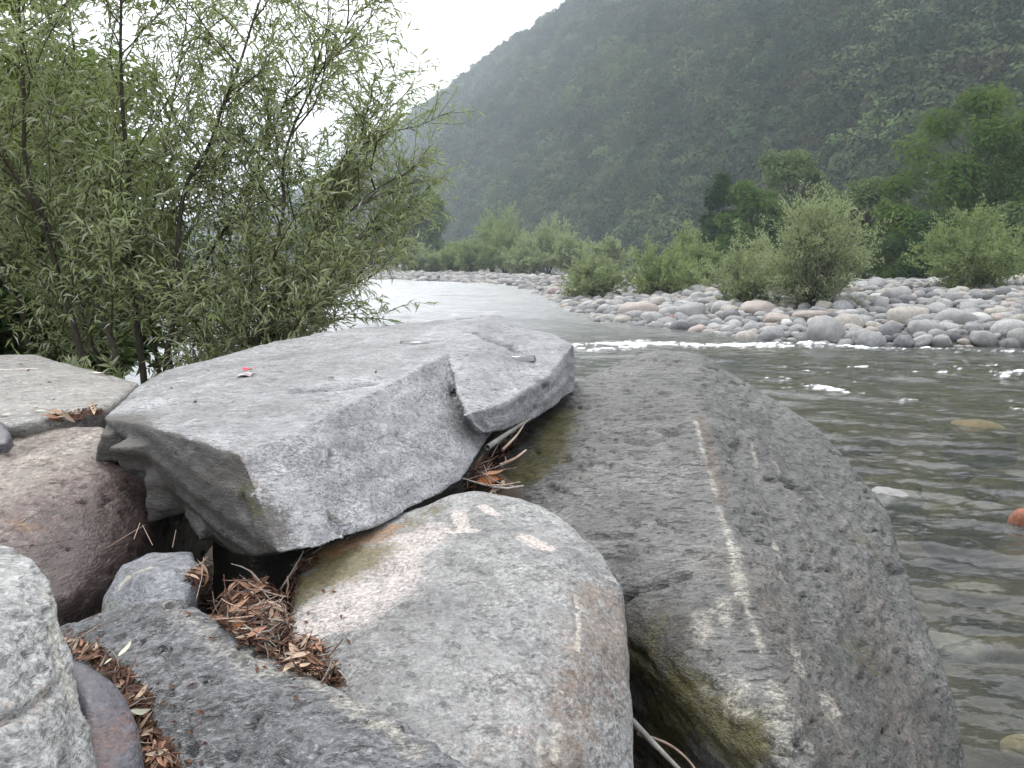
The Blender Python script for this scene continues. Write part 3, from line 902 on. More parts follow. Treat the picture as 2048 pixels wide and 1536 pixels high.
def tubes(name, lines, radii, sides=5):
    """many tapered tubes as one mesh; lines: list of (k,3); radii: list of (k,)"""
    VV, FF, off = [], [], 0
    ang = np.linspace(0, 2 * math.pi, sides, endpoint=False)
    for ln, r in zip(lines, radii):
        ln = np.asarray(ln, float)
        tg = np.gradient(ln, axis=0)
        tg /= np.maximum(np.linalg.norm(tg, axis=1), 1e-9)[:, None]
        ref = np.array((1.0, 0, 0)) if abs(tg[0][0]) < 0.8 else np.array((0, 1.0, 0))
        a = np.cross(tg, ref)
        a /= np.linalg.norm(a, axis=1)[:, None]
        b = np.cross(tg, a)
        V = ln[:, None, :] + np.asarray(r)[:, None, None] * (np.cos(ang)[None, :, None] * a[:, None, :] + np.sin(ang)[None, :, None] * b[:, None, :])
        k = len(ln)
        i = np.arange(k * sides).reshape(k, sides)
        j = np.roll(i, -1, 1)
        FF.append(np.stack([i[:-1], j[:-1], j[1:], i[1:]], -1).reshape(-1, 4) + off)
        VV.append(V.reshape(-1, 3))
        off += k * sides
    return mesh_np(name, np.concatenate(VV), np.concatenate(FF))


def curve(pts, n):
    """smooth polyline through points"""
    pts = np.asarray(pts, float)
    s = np.concatenate([[0], np.cumsum(np.linalg.norm(np.diff(pts, axis=0), axis=1))])
    t = np.linspace(0, s[-1], n)
    out = np.stack([np.interp(t, s, pts[:, k]) for k in range(3)], -1)
    for _ in range(3):
        out[1:-1] = 0.25 * out[:-2] + 0.5 * out[1:-1] + 0.25 * out[2:]
    return out, s[-1]


def rv(n=1, s=1.0):
    return RNG.normal(size=(n, 3)) * s


def unit(v):
    return v / max(np.linalg.norm(v), 1e-9)


m_bark = plain_mat('willow_bark', (0.035, 0.03, 0.022), (0.075, 0.065, 0.05), 40, 0.85, 0.2, 0.6)
m_twig = plain_mat('willow_twig', (0.05, 0.045, 0.022), (0.10, 0.09, 0.045), 40, 0.8, 0.2, 0.3)
m_willow = leaf_mat('willow_leaf', (0.20, 0.26, 0.08), (0.40, 0.44, 0.20), (0.46, 0.48, 0.36), 0.5, 0.07, (0.3, 0.27, 0.07))
m_dense = leaf_mat('bright_leaf', (0.13, 0.19, 0.035), (0.25, 0.32, 0.075), (0.24, 0.3, 0.12), 0.48, 0.03)
m_broad = leaf_mat('dark_leaf', (0.025, 0.06, 0.014), (0.055, 0.105, 0.025), (0.08, 0.12, 0.05), 0.3, 0.05)
m_shrub = leaf_mat('silver_willow_leaf', (0.21, 0.245, 0.135), (0.34, 0.37, 0.22), (0.32, 0.35, 0.24), 0.42)
m_shrub2 = leaf_mat('green_willow_leaf', (0.15, 0.19, 0.085), (0.28, 0.33, 0.16), (0.27, 0.31, 0.18), 0.42)
m_tree = leaf_mat('tree_leaf', (0.03, 0.065, 0.02), (0.10, 0.155, 0.04), (0.09, 0.13, 0.055), 0.3)
m_treed = leaf_mat('dark_tree_leaf', (0.02, 0.042, 0.02), (0.045, 0.08, 0.035), (0.05, 0.08, 0.04), 0.2)
m_treep = leaf_mat('pale_tree_leaf', (0.07, 0.105, 0.045), (0.13, 0.165, 0.075), (0.13, 0.17, 0.09), 0.25)

leaf_unit = mesh_np('leaf', LEAF_V * np.array((1, 0.19, 1)), LEAF_F, False)
leaf_unit.materials.append(m_willow)
set_attr(leaf_unit, 'rnd', np.full(5, 0.5))


def near_willow(label, stems, group, dens=1.0, seed=1, n_parts=300, leaflen=0.055, spread=1.0):
    rng = np.random.default_rng(seed)
    base = np.array(stems[0]['pts'][0])
    root = empty('willow', base)
    tag(root, label, 'willow', group)
    T_l, T_r, Lp, Ld, Ln = [], [], [], [], []
    for st in stems:
        ln, length = curve(st['pts'], max(14, int(len(st['pts']) * 5)))
        ln = ln + np.stack([fbm(ln + 3.3 * i + seed, 0.5, 2) for i in range(3)], -1) * 0.02
        rad = st['r'] * (1 - 0.82 * np.linspace(0, 1, len(ln)) ** 0.9)
        obj('stem', tubes('stem', [ln - base], [rad], 8), m_bark, root)
        tgs = np.gradient(ln, axis=0)
        nb = int(length * 12.5 * dens * st.get('d', 1))
        for b in range(nb):
            t = st.get('t0', 0.14) + (1 - st.get('t0', 0.14)) * (b + rng.random()) / nb
            k = min(int(t * (len(ln) - 1)), len(ln) - 2)
            p0 = ln[k] + (ln[k + 1] - ln[k]) * (t * (len(ln) - 1) - k)
            tg = unit(tgs[k])
            az = rng.random() * 2 * math.pi
            side = np.array((math.cos(az), math.sin(az) if math.sin(az) > 0 else 0.45 * math.sin(az), 0))
            side = unit(side + np.array(st.get('lean', (0, 0, 0))))
            bd = unit(tg * rng.uniform(0.45, 0.9) + side * rng.uniform(0.6, 1.0) + np.array((0, 0, 0.15)))
            bl = rng.uniform(0.35, 0.85) * st.get('bl', 1) * (1.15 - 0.55 * t) * spread
            m = 7
            q = [p0]
            d = bd.copy()
            for _ in range(m):
                d = unit(d + rng.normal(size=3) * 0.13 + np.array((0, 0, 0.05)))
                q.append(q[-1] + d * bl / m)
            q = np.array(q)
            T_l.append(q - base)
            T_r.append(np.linspace(0.0055, 0.0013, m + 1) * (0.6 + bl * 0.7))
            nt = int(bl * 28)
            for tw in range(nt):
                u = rng.uniform(0.12, 1.0)
                kk = min(int(u * m), m - 1)
                tp = q[kk] + (q[kk + 1] - q[kk]) * (u * m - kk)
                td = unit(unit(q[kk + 1] - q[kk]) * 0.8 + rng.normal(size=3) * 0.55 + np.array((0, 0, 0.1)))
                tl = rng.uniform(0.10, 0.26)
                w = [tp]
                for _ in range(3):
                    td = unit(td + rng.normal(size=3) * 0.15 + np.array((0, 0, -0.06)))
                    w.append(w[-1] + td * tl / 3)
                w = np.array(w)
                T_l.append(w - base)
                T_r.append(np.array((0.0016, 0.0014, 0.0012, 0.0009)))
                nl = int(tl / 0.021) + 1
                for x in range(nl):
                    uu = (x + 0.6) / nl * 2.999
                    k3 = int(uu)
                    Lp.append(w[k3] + (w[k3 + 1] - w[k3]) * (uu - k3))
                    sd_ = rng.normal(size=3)
                    Ld.append(unit(td * 0.75 + sd_ * 0.5 + np.array((0, 0, -0.18))))
                    Ln.append(unit(np.array((0, 0, 1.0)) + rng.normal(size=3) * 0.55))
    Lp, Ld, Ln = np.array(Lp), np.array(Ld), np.array(Ln)
    length = leaflen * rng.uniform(0.6, 1.25, len(Lp))
    rnd_ = np.clip(rng.random(len(Lp)) * 0.75 + 0.25 * (0.5 + 0.9 * fbm(Lp, 0.4, 2)), 0, 1)
    tw_me = tubes('twigs', T_l, T_r, 3)
    tag(obj('twigs', tw_me, m_twig, root), kind='stuff')
    # the leaves nearest to the camera are single parts, the rest one mass
    px_, py_, dep = pix(Lp)
    vis = (px_ > 0) & (px_ < 2048) & (py_ > 0) & (py_ < 740)
    score = np.where(vis, length / dep, 0)
    order = np.argsort(-score)
    one, rest = order[:n_parts], order[n_parts:]
    me = leaf_mesh('foliage', Lp[rest] - base, Ld[rest], Ln[rest], length[rest], length[rest] * 0.19, rnd_[rest])
    tag(obj('foliage', me, m_willow, root), kind='stuff')
    d, s, n = frames(Ld[one], Ln[one])
    for i, j in enumerate(one):
        o = bpy.data.objects.new('leaf', leaf_unit)
        M4 = Matrix.Identity(4)
        for r_ in range(3):
            M4[r_][0], M4[r_][1], M4[r_][2], M4[r_][3] = d[i][r_] * length[j], s[i][r_] * length[j], n[i][r_] * length[j], (Lp[j] - base)[r_]
        COL.objects.link(o)
        o.parent = root
        o.matrix_local = M4
    print('willow leaves', len(Lp))
    return root


def stem(px, y, r, **kw):
    """pixels bottom to top; y depth may drift by a pair"""
    y0, y1 = y if isinstance(y, tuple) else (y, y)
    n = len(px)
    pts = [P(a, b, y0 + (y1 - y0) * i / (n - 1)) for i, (a, b) in enumerate(px)]
    g = pts[0].copy()
    g[2] = float(ground_z(np.array([g[0]]), np.array([g[1]]))[0]) - 0.05
    if g[2] < pts[0][2] - 0.02:
        pts = [g] + pts
    return dict(pts=pts, r=r, **kw)


WG = 'willows on the bank behind the slab'
near_willow('willow with stems leaning to the left edge of the picture', [
    stem([(167, 711), (127, 584), (101, 482), (51, 376), (0, 310), (-60, 180), (-110, 40)], (4.3, 4.1), 0.020, t0=0.2),
    stem([(241, 726), (188, 604), (152, 538), (91, 447), (51, 355), (48, 280), (46, 168), (40, 0), (30, -160)], (4.2, 4.3), 0.019, t0=0.22),
    stem([(200, 720), (157, 600), (157, 406), (140, 220), (150, 60)], (4.7, 4.9), 0.011, t0=0.15),
    stem([(60, 720), (40, 600), (-20, 480), (-60, 300)], (4.6, 4.4), 0.012, t0=0.1),
], WG, seed=3, n_parts=300)
near_willow('tall willow with upright dark stems in the middle of the bank', [
    stem([(284, 735), (269, 609), (266, 508), (261, 330), (244, 223), (241, 0), (240, -180)], (4.5, 4.6), 0.021, t0=0.2),
    stem([(330, 735), (350, 635), (355, 482), (365, 365), (421, 290), (470, 160), (520, 0), (550, -100)], (4.4, 4.5), 0.019, t0=0.12),
    stem([(320, 735), (305, 635), (290, 533), (310, 400), (340, 240), (370, 60), (380, -100)], (4.9, 5.2), 0.013, t0=0.15),
    stem([(345, 730), (335, 660), (437, 477), (520, 330), (590, 160), (640, 60)], (4.6, 4.7), 0.012, t0=0.2),
], WG, seed=5, n_parts=300)
near_willow('bushy willow nearest the river, leaning right over the far slab edge', [
    stem([(505, 740), (513, 695), (538, 548), (574, 406), (560, 345), (590, 240), (635, 152), (690, 60), (710, 20)], (4.4, 4.5), 0.016, t0=0.12),
    stem([(510, 740), (530, 640), (600, 540), (680, 440), (760, 370), (815, 345)], (4.4, 4.7), 0.011, t0=0.12),
    stem([(520, 740), (560, 640), (650, 540), (740, 470), (800, 440)], (4.7, 5.0), 0.009, t0=0.15),
    stem([(510, 740), (545, 640), (620, 500), (690, 400), (730, 290), (770, 200)], (4.9, 5.2), 0.009, t0=0.2),
    stem([(520, 740), (600, 650), (690, 570), (770, 520)], (4.9, 5.1), 0.008, t0=0.15),
    stem([(500, 740), (470, 640), (450, 540), (470, 430), (500, 300)], (4.8, 5.1), 0.010, t0=0.1),
    stem([(515, 740), (560, 660), (640, 600), (720, 560)], (4.3, 4.4), 0.008, t0=0.1, bl=0.7),
    stem([(515, 740), (570, 600), (640, 440), (690, 300), (750, 210)], (4.6, 4.9), 0.010, t0=0.15),
    stem([(430, 740), (450, 690), (560, 650), (680, 640)], (4.0, 4.2), 0.007, t0=0.1, bl=0.6),
], WG, seed=9, n_parts=300)


def shrub(name, label, base, height, width, mat, n_stems=70, leaf=0.085, seed=1, group=None, cat='shrub', nleaf=5000, wleaf=0.36, droop=0.0):
    rng = np.random.default_rng(seed)
    root = empty(name, base)
    tag(root, label, cat, group)
    lines, rads, Lp, Ld = [], [], [], []
    nleaf = int(nleaf * 3.2)
    leaf *= 1.25
    per = max(4, nleaf // (n_stems * 8))
    for i in range(n_stems):
        az = rng.random() * 2 * math.pi
        sp = rng.random() ** 0.6
        lob = 0.78 + 0.30 * math.sin(2 * az + seed) * sp + 0.22 * math.sin(5 * az + 2 * seed) * sp
        hh_ = height * (1 - 0.5 * sp ** 2) * rng.uniform(0.62, 1.0) * (1.25 if rng.random() < 0.12 else 1.0) * min(1.15, lob + 0.25)
        end = np.array((math.cos(az) * sp * width / 2 * (0.6 + 0.5 * lob), math.sin(az) * sp * width / 2, hh_))
        st = np.array((math.cos(az) * 0.12 * width * sp, math.sin(az) * 0.12 * width * sp, 0))
        t = np.linspace(0, 1, 7)[:, None]
        mid = st + (end - st) * t
        mid[:, :2] *= (0.35 + 0.65 * t ** 0.7) if True else 1
        mid += rng.normal(size=mid.shape) * 0.03 * height * t
        lines.append(mid)
        rads.append(np.linspace(0.014, 0.003, 7) * (0.5 + height * 0.25))
        for b in range(8):
            u = rng.uniform(0.12, 1.0) ** 0.8
            kf = u * 6
            k0 = min(int(kf), 5)
            p0 = mid[k0] + (mid[k0 + 1] - mid[k0]) * (kf - k0)
            d = unit(unit(mid[k0 + 1] - mid[k0]) + rng.normal(size=3) * 0.55)
            L = height * rng.uniform(0.14, 0.30)
            lines.append(np.array([p0, p0 + d * L * 0.5, p0 + d * L]))
            rads.append(np.array((0.004, 0.003, 0.002)))
            uu = rng.random(per)
            Lp.append(p0 + d * (L * uu)[:, None] + rng.normal(size=(per, 3)) * 0.02 * height)
            Ld.append(d + rng.normal(size=(per, 3)) * 0.6)
    Lp, Ld = np.concatenate(Lp), np.concatenate(Ld)
    keep = Lp[:, 2] > 0.02
    Lp, Ld = Lp[keep], Ld[keep]
    nr = np.array((0, 0, 1.0)) + rng.normal(size=Lp.shape) * 0.6
    r = np.clip(rng.random(len(Lp)) * 0.6 + 0.4 * (0.5 + fbm(Lp + seed, 0.5 * height / 2.5, 2)), 0, 1)
    ln = leaf * rng.uniform(0.6, 1.3, len(Lp))
    tag(obj('stems', tubes('stems', lines, rads, 3), m_bark, root), kind='stuff')
    tag(obj('foliage', leaf_mesh('foliage', Lp, Ld, nr, ln, ln * wleaf, r, True), mat, root), kind='stuff')
    return root


def crown_data(rng, height, width, nclump, nleaf, leaf, crown_lo=0.22, shape='round', clump=0.17):
    cl = []
    lines, rads = [], []
    lean = rng.normal(size=2) * 0.04 * height
    for i in range(nclump):
        h = rng.uniform(crown_lo, 0.97)
        t = (h - crown_lo) / (1 - crown_lo)
        prof = (math.sin(math.pi * min(1, 0.12 + 0.86 * t)) ** 0.6) if shape == 'round' else (1 - t) ** 0.95 * min(1, 0.6 + t * 5)
        az = rng.random() * 2 * math.pi
        rr = width / 2 * prof * (0.45 + 0.5 * rng.random() ** 0.5) * rng.uniform(0.75, 1.12)
        c = np.array((math.cos(az) * rr + lean[0] * h, math.sin(az) * rr + lean[1] * h, h * height))
        cl.append(c)
        s0 = np.array((lean[0] * h * 0.4, lean[1] * h * 0.4, max(0.1, h * 0.62) * height))
        m = 0.5 * (s0 + c) + np.array((0, 0, 0.03 * height)) + rng.normal(size=3) * 0.02 * height
        lines.append(np.array([s0, m, c]))
        rads.append(np.array((0.010, 0.006, 0.002)) * height * 0.7)
    tr = np.array([(lean[0] * f * 0.5, lean[1] * f * 0.5, height * f) for f in np.linspace(0, 0.8, 7)])
    tr[1:] += rng.normal(size=(6, 3)) * 0.008 * height
    cl = np.array(cl)
    sz = rng.uniform(0.6, 1.25, nclump) * clump * width * (20 / max(nclump, 20)) ** 0.25
    ci = rng.integers(0, nclump, nleaf)
    off = rng.normal(size=(nleaf, 3))
    off /= np.linalg.norm(off, axis=1)[:, None]
    off *= (rng.random(nleaf) ** 0.45)[:, None]
    pos = cl[ci] + off * sz[ci][:, None] * np.array((1.15, 1.15, 0.8))
    nr = off * 1.4 + np.array((0, 0, 0.7)) + rng.normal(size=(nleaf, 3)) * 0.35
    d = np.cross(nr, rng.normal(size=(nleaf, 3))) + np.array((0, 0, -0.25))
    ln = leaf * rng.uniform(0.6, 1.35, nleaf)
    tone = rng.random(nclump)
    r = np.clip(0.5 * tone[ci] + 0.5 * rng.random(nleaf), 0, 1)
    ok = pos[:, 2] > 0.03 * height
    return tr, lines, rads, pos[ok], d[ok], nr[ok], ln[ok], r[ok]


def tree(name, label, base, height, width, mat, nclump=45, nleaf=7000, leaf=0.2, seed=1, group=None, lo=0.2, shape='round', cat='tree', trunk_r=None, clump=0.17):
    rng = np.random.default_rng(seed)
    root = empty(name, base)
    tag(root, label, cat, group)
    tr, lines, rads, pos, d, nr, ln, r = crown_data(rng, height, width, nclump, nleaf, leaf, lo, shape, clump)
    obj('trunk', tubes('trunk', [tr], [np.linspace(1, 0.25, 7) * (trunk_r or 0.016 * height)], 7), m_bark, root)
    tag(obj('limbs', tubes('limbs', lines, rads, 4), m_bark, root), kind='stuff')
    tag(obj('crown', leaf_mesh('crown', pos, d, nr, ln, ln * 0.55, r, True), mat, root), kind='stuff')
    return root


def gz(x, y):
    return float(ground_z(np.array([x]), np.array([y]))[0])


def on_ground(px, y, sink=0.05):
    x = (px - 1024) / F * y * 1.0
    return np.array((x, y, gz(x, y) - sink))


# left bank, behind the willows
tree('leafy_tree', 'dense yellow green tree behind the leaning willow at the left edge', on_ground(-100, 7.2), 5.6, 3.0, m_dense, 110, 42000, 0.09, 21, lo=0.05, clump=0.22)
tree('leafy_tree', 'tall pale green tree topping the upper left corner', on_ground(-120, 9.5), 7.2, 3.6, m_dense, 90, 28000, 0.11, 22, lo=0.25, clump=0.24)
shrub('leafy_bush', 'dark green bush of broad leaves low at the left edge', on_ground(0, 5.6), 1.15, 1.3, m_broad, 45, 0.085, 23, nleaf=5000, wleaf=0.5)
shrub('leafy_bush', 'low bright green undergrowth bush between the flat rock and stems', on_ground(170, 4.0), 0.45, 0.9, m_willow, 34, 0.042, 24, nleaf=2600, wleaf=0.28)
shrub('leafy_bush', 'dark bush hidden at the foot of the leaning willow', on_ground(110, 6.6), 1.5, 1.5, m_broad, 45, 0.085, 25, nleaf=5000, wleaf=0.4)
shrub('leafy_bush', 'low leafy sprouts at the end of the slab under the middle willow', on_ground(270, 3.9), 0.33, 0.6, m_willow, 24, 0.04, 26, nleaf=1500, wleaf=0.28)

# willow shrubs on the gravel bar
SG = 'willow shrubs on the far gravel bar'


def bar_shrub(label, px, py_base, px_w, py_h, y, mat, seed, n=4500, ns=70, leaf=0.09, name='willow_shrub', grp=SG):
    x = (px - 1024) / F * y
    z = gz(x, y)
    shrub(name, label, (x, y, z - 0.08), py_h / F * y, px_w / F * y, mat, ns, leaf, seed, grp, 'shrub', n)


bar_shrub('tallest pale green willow shrub on the cobble bar, right of centre', 1632, 605, 215, 225, 25.5, m_shrub, 31, 8500, 100, 0.085)
bar_shrub('sparse grey green willow shrub left of the tallest shrub', 1485, 585, 170, 125, 28, m_shrub, 32, 3600, 60, 0.085)
bar_shrub('wide round willow shrub standing alone on the cobbles at the right edge', 1945, 580, 235, 150, 29.5, m_shrub2, 33, 8000, 110, 0.085)
bar_shrub('low wide willow shrub with dark base behind the cobbles', 1320, 572, 200, 90, 36, m_shrub2, 34, 4800, 80, 0.11)
bar_shrub('pale round willow shrub at the left end of the cobble bar', 1185, 578, 130, 92, 38, m_shrub, 35, 4200, 70, 0.11)
bar_shrub('small green willow shrub between the low wide shrub and dark tree', 1400, 545, 110, 90, 42, m_shrub2, 36, 3000, 50, 0.12)
bar_shrub('bright green small tree-like shrub behind the low wide shrub', 1365, 540, 90, 110, 46, m_shrub2, 37, 3000, 50, 0.13)
bar_shrub('narrow upright sparse willow shrub beside the tallest shrub', 1520, 570, 80, 130, 31, m_shrub, 38, 1500, 26, 0.09)
far = [(1010, 545, 110, 85, 100), (1095, 545, 110, 80, 96), (945, 548, 80, 55, 98), (1050, 548, 90, 50, 92), (905, 548, 70, 45, 104), (1140, 545, 60, 60, 90), (830, 548, 70, 45, 108), (865, 548, 60, 35, 106),
       (985, 545, 60, 90, 108), (1215, 545, 80, 60, 80)]
flab = ['largest pale willow clump on the distant bar in mid river view', 'rounded grey green clump right of the largest distant clump', 'bright bush in front of the distant trees, left of the largest clump',
        'low dark-footed bush at the front of the distant clump', 'low yellowish bush at the left of the distant bar', 'grey bush at the right end of the distant clump',
        'dull olive bush by the distant left bank', 'small olive bush beside the distant left bank bush', 'tall green clump rising behind the distant bushes', 'bush behind the pale round shrub']
for i, (px_, pb, w_, h_, y_) in enumerate(far):
    bar_shrub(flab[i], px_, pb, w_ * 1.15, h_ * 1.25, y_, m_shrub if i % 2 else m_shrub2, 50 + i, 2200, 40, 0.28, 'distant_shrub', 'shrubs on the distant bar')

# trees at the foot of the mountain
TG = 'trees at the foot of the mountain'
for i, (lab, px_, w_, h_, y_, mat, lo, sh, nl) in enumerate([
    ('big green tree, tallest at the right, above the round shrub', 1915, 290, 320, 46, m_tree, 0.06, 'round', 20000),
    ('green tree cut off by the right edge of the picture', 2075, 230, 300, 43, m_tree, 0.08, 'round', 9000),
    ('dark pointed tree left of the other bar trees', 1422, 125, 185, 62, m_treed, 0.04, 'cone', 8000),
    ('round-topped dull green tree behind the tallest shrub', 1580, 160, 220, 66, m_treep, 0.1, 'round', 8000),
    ('mid green tree between the dark pointed tree and round-topped tree', 1500, 130, 165, 60, m_tree, 0.05, 'round', 7000),
    ('pale tree between the tallest shrub and the big tree', 1720, 150, 170, 52, m_treep, 0.05, 'round', 7000),
    ('low dark tree filling the gap left of the big tree', 1800, 150, 130, 44, m_tree, 0.03, 'round', 6000),
    ('dark undergrowth tree behind the round shrub', 1870, 170, 110, 42, m_treed, 0.03, 'round', 6000),
    ('olive tree behind the round shrub at the far right', 2010, 140, 130, 40, m_treep, 0.03, 'round', 5000),
    ('small dark tree behind the sparse willow shrub', 1550, 110, 110, 50, m_treed, 0.03, 'round', 4500),
    ('blue green tree by the distant left bank, right of the willow', 840, 95, 130, 150, m_tree, 0.05, 'round', 5000),
    ('taller blue green tree behind the distant left bank', 795, 110, 190, 150, m_treed, 0.05, 'round', 5000),
    ('distant bank tree half hidden by the bushy willow', 730, 110, 180, 150, m_treed, 0.05, 'round', 4000),
    ('distant tree seen through the bushy willow', 640, 120, 130, 140, m_treed, 0.05, 'round', 4000),
]):
    b = on_ground(px_, y_)
    tree('dark_tree' if mat is m_treed else 'bar_tree', lab, b, h_ * 1.15 / F * y_, w_ * 1.12 / F * y_, mat, 46, nl, 0.0065 * y_ * 0.7 + 0.02, 80 + i, TG, lo, sh)

# ------------------------------------------------------------------ the mountain and its wood
RIDGE = [(-900, 515, 1300), (100, 514, 1150), (500, 440, 1000), (640, 378, 900), (790, 272, 800), (900, 194, 700), (1020, 107, 620), (1150, 20, 545), (1400, -150, 450), (1800, -380, 380), (2400, -620, 320), (3200, -800, 300), (4500, -900, 300)]
TOE = [(-900, 519, 1000), (100, 517, 800), (500, 514, 560), (640, 511, 470), (790, 509, 400), (900, 507, 330), (1020, 506, 270), (1150, 505, 220), (1400, 503, 160), (1800, 500, 115), (2400, 495, 85), (3200, 490, 80), (4500, 480, 80)]


def mountain_surface(nu=150, nv=70):
    r = np.array([P(*q) for q in RIDGE])
    t = np.array([P(*q) for q in TOE])
    t[:, 2] = 0.3
    uu = np.linspace(0, len(r) - 1, nu)
    ix = np.arange(len(r))
    R = np.stack([np.interp(uu, ix, r[:, k]) for k in range(3)], -1)
    T = np.stack([np.interp(uu, ix, t[:, k]) for k in range(3)], -1)
    for _ in range(5):
        R[1:-1] = 0.25 * R[:-2] + 0.5 * R[1:-1] + 0.25 * R[2:]
        T[1:-1] = 0.25 * T[:-2] + 0.5 * T[1:-1] + 0.25 * T[2:]
    v = np.linspace(0, 1.5, nv)
    V = np.empty((nv, nu, 3))
    for i, s in enumerate(v):
        if s <= 1:
            V[i] = T + (R - T) * s
            V[i, :, 2] = T[:, 2] + (R[:, 2] - T[:, 2]) * (s + 0.10 * math.sin(math.pi * s))
        else:                           # the far side falls away behind the ridge
            V[i] = T + (R - T) * s
            V[i, :, 2] = T[:, 2] + (R[:, 2] - T[:, 2]) * max(0.0, 1 - (s - 1) * 1.6)
    p = V.reshape(-1, 3)
    k = np.sin(np.clip(np.repeat(v, nu), 0, 1) * math.pi) ** 0.7
    n = fbm(p * np.array((1, 1, 0.4)), 130, 4)
    gul = fbm(p * np.array((1.0, 0.55, 0.2)) + 60, 75, 3, ridged=True)
    p[:, 2] += k * (12 * n - 13 * gul) * np.clip(np.repeat(R[None, :, 2], nv, 0).ravel() / 120, 0.05, 1)
    return V


MV = mountain_surface()
nv_, nu_ = MV.shape[:2]
ii = np.arange(nv_ * nu_).reshape(nv_, nu_)
mt_me = mesh_np('mountain', MV.reshape(-1, 3), np.stack([ii[:-1, :-1], ii[:-1, 1:], ii[1:, 1:], ii[1:, :-1]], -1).reshape(-1, 4))
m_mt = plain_mat('mountain_ground', (0.022, 0.032, 0.015), (0.05, 0.065, 0.028), 0.05, 0.95, 0.1, 0.2)
tag(obj('mountain', mt_me, m_mt), 'steep wooded mountainside rising to the right across the river', kind='structure')


def forest():
    t = NT('wood_leaf')
    oi = t.n('ObjectInfo')
    loc = oi.outputs['Location']
    rnd_ = oi.outputs['Random']
    n = t.noise(loc, 0.03, 5, 0.7)
    c = t.ramp(t.math('ADD', t.math('MULTIPLY', n, 0.8), t.math('MULTIPLY', rnd_, 0.2)),
               [(0.36, (0.022, 0.042, 0.022)), (0.47, (0.045, 0.064, 0.03)), (0.55, (0.075, 0.088, 0.042)), (0.64, (0.085, 0.135, 0.045))])
    c = t.mix(t.ramp(rnd_, [(0.82, 0.0), (0.95, 0.5)]), c, (0.08, 0.072, 0.045))
    c = t.mix(1.0, c, t.ramp(t.attr('rnd'), [(0, 0.7), (1, 1.3)]), 'MULTIPLY')
    c = t.mix(1.0, c, t.ramp(t.n('TexWhiteNoise', {'Vector': loc}).outputs[0], [(0, 0.6), (0.6, 0.95), (1, 1.3)]), 'MULTIPLY')
    d = t.n('BsdfDiffuse', {'Color': c})
    mat = t.finish(d.outputs[0])
    src = bpy.data.collections.new('crown_sources')
    for i in range(6):
        rng = np.random.default_rng(300 + i)
        hgt = 1.0
        tr, lines, rads, pos, dd, nr, ln, r = crown_data(rng, hgt, rng.uniform(0.75, 1.0), 15, 1300, 0.075, 0.08, 'round', 0.22)
        bm = bmesh.new()
        bmesh.ops.create_icosphere(bm, subdivisions=3, radius=1)  # unseen solid core, added to block light through the crown
        cv = np.array([q.co[:] for q in bm.verts])
        cf = np.array([[w.index for w in q.verts] for q in bm.faces])
        bm.free()
        cv *= (0.21 * (1 + 0.4 * fbm(cv + 5 * i, 0.8, 2)))[:, None]
        cv = cv * np.array((1, 1, 1.15)) + np.array((0, 0, 0.5))
        lm = leaf_mesh('wood_crown', pos, dd, nr, ln, ln * 0.7, r, True)
        lv = np.empty(len(lm.vertices) * 3, np.float32)
        lm.vertices.foreach_get('co', lv)
        lv = lv.reshape(-1, 3)
        lf = np.arange(len(lv)).reshape(-1, 4)[:, [0, 3, 2, 1]]
        cf4 = [tuple(q) for q in cf + len(lv)]
        me = bpy.data.meshes.new('wood_crown')
        me.from_pydata(np.concatenate([lv, cv]).tolist(), [], lf.tolist() + cf4)
        set_attr(me, 'rnd', np.concatenate([np.repeat(r, 4), np.full(len(cv), 0.1)]))  # core toned darker, painted shade for the crown's depth
        me.materials.append(mat)
        src.objects.link(bpy.data.objects.new('wood_crown', me))
    rng = np.random.default_rng(5)
    A, B, C, D = MV[:-1, :-1], MV[:-1, 1:], MV[1:, 1:], MV[1:, :-1]
    area = np.linalg.norm(np.cross(B - A, D - A), axis=-1)
    vi = np.arange(nv_ - 1)[:, None] / (nv_ - 1) * 1.5
    area = np.where(vi > 1.06, 0, area)
    cen = (A + C) / 2
    px_, py_, dep = pix(cen.reshape(-1, 3))
    inside = ((px_ > 250) & (px_ < 2500) & (py_ > -350) & (dep > 0)).reshape(area.shape)
    dist = np.linalg.norm(cen, axis=-1)
    size_here = 5.0 + 0.004 * dist
    w = np.where(inside, area / size_here ** 2, area / size_here ** 2 * 0.12)
    N = 15000
    f = rng.choice(w.size, N, p=(w / w.sum()).ravel())
    u, v = rng.random(N), rng.random(N)
    i, j = np.unravel_index(f, w.shape)
    p = (A[i, j] * ((1 - u) * (1 - v))[:, None] + B[i, j] * (u * (1 - v))[:, None] + C[i, j] * (u * v)[:, None] + D[i, j] * ((1 - u) * v)[:, None])
    clear = fbm(p, 70, 3)
    sc = (5.6 + 5.6 * rng.random(N) ** 1.8 + 0.003 * np.linalg.norm(p, axis=1)) * np.where(clear > 0.28, 0.5, 1.0)
    p[:, 2] -= sc * 0.18
    me = bpy.data.meshes.new('forest')
    me.vertices.add(N)
    me.vertices.foreach_set('co', p.astype(np.float32).ravel())
    set_attr(me, 'size', sc)
    set_attr(me, 'turn', rng.random(N) * 6.28)
    set_attr(me, 'pick', rng.integers(0, 6, N))
    ng = bpy.data.node_groups.new('forest_scatter', 'GeometryNodeTree')
    ng.interface.new_socket('Geometry', in_out='INPUT', socket_type='NodeSocketGeometry')
    ng.interface.new_socket('Geometry', in_out='OUTPUT', socket_type='NodeSocketGeometry')
    gi, go = ng.nodes.new('NodeGroupInput'), ng.nodes.new('NodeGroupOutput')
    iop = ng.nodes.new('GeometryNodeInstanceOnPoints')
    ci = ng.nodes.new('GeometryNodeCollectionInfo')
    ci.inputs['Collection'].default_value = src
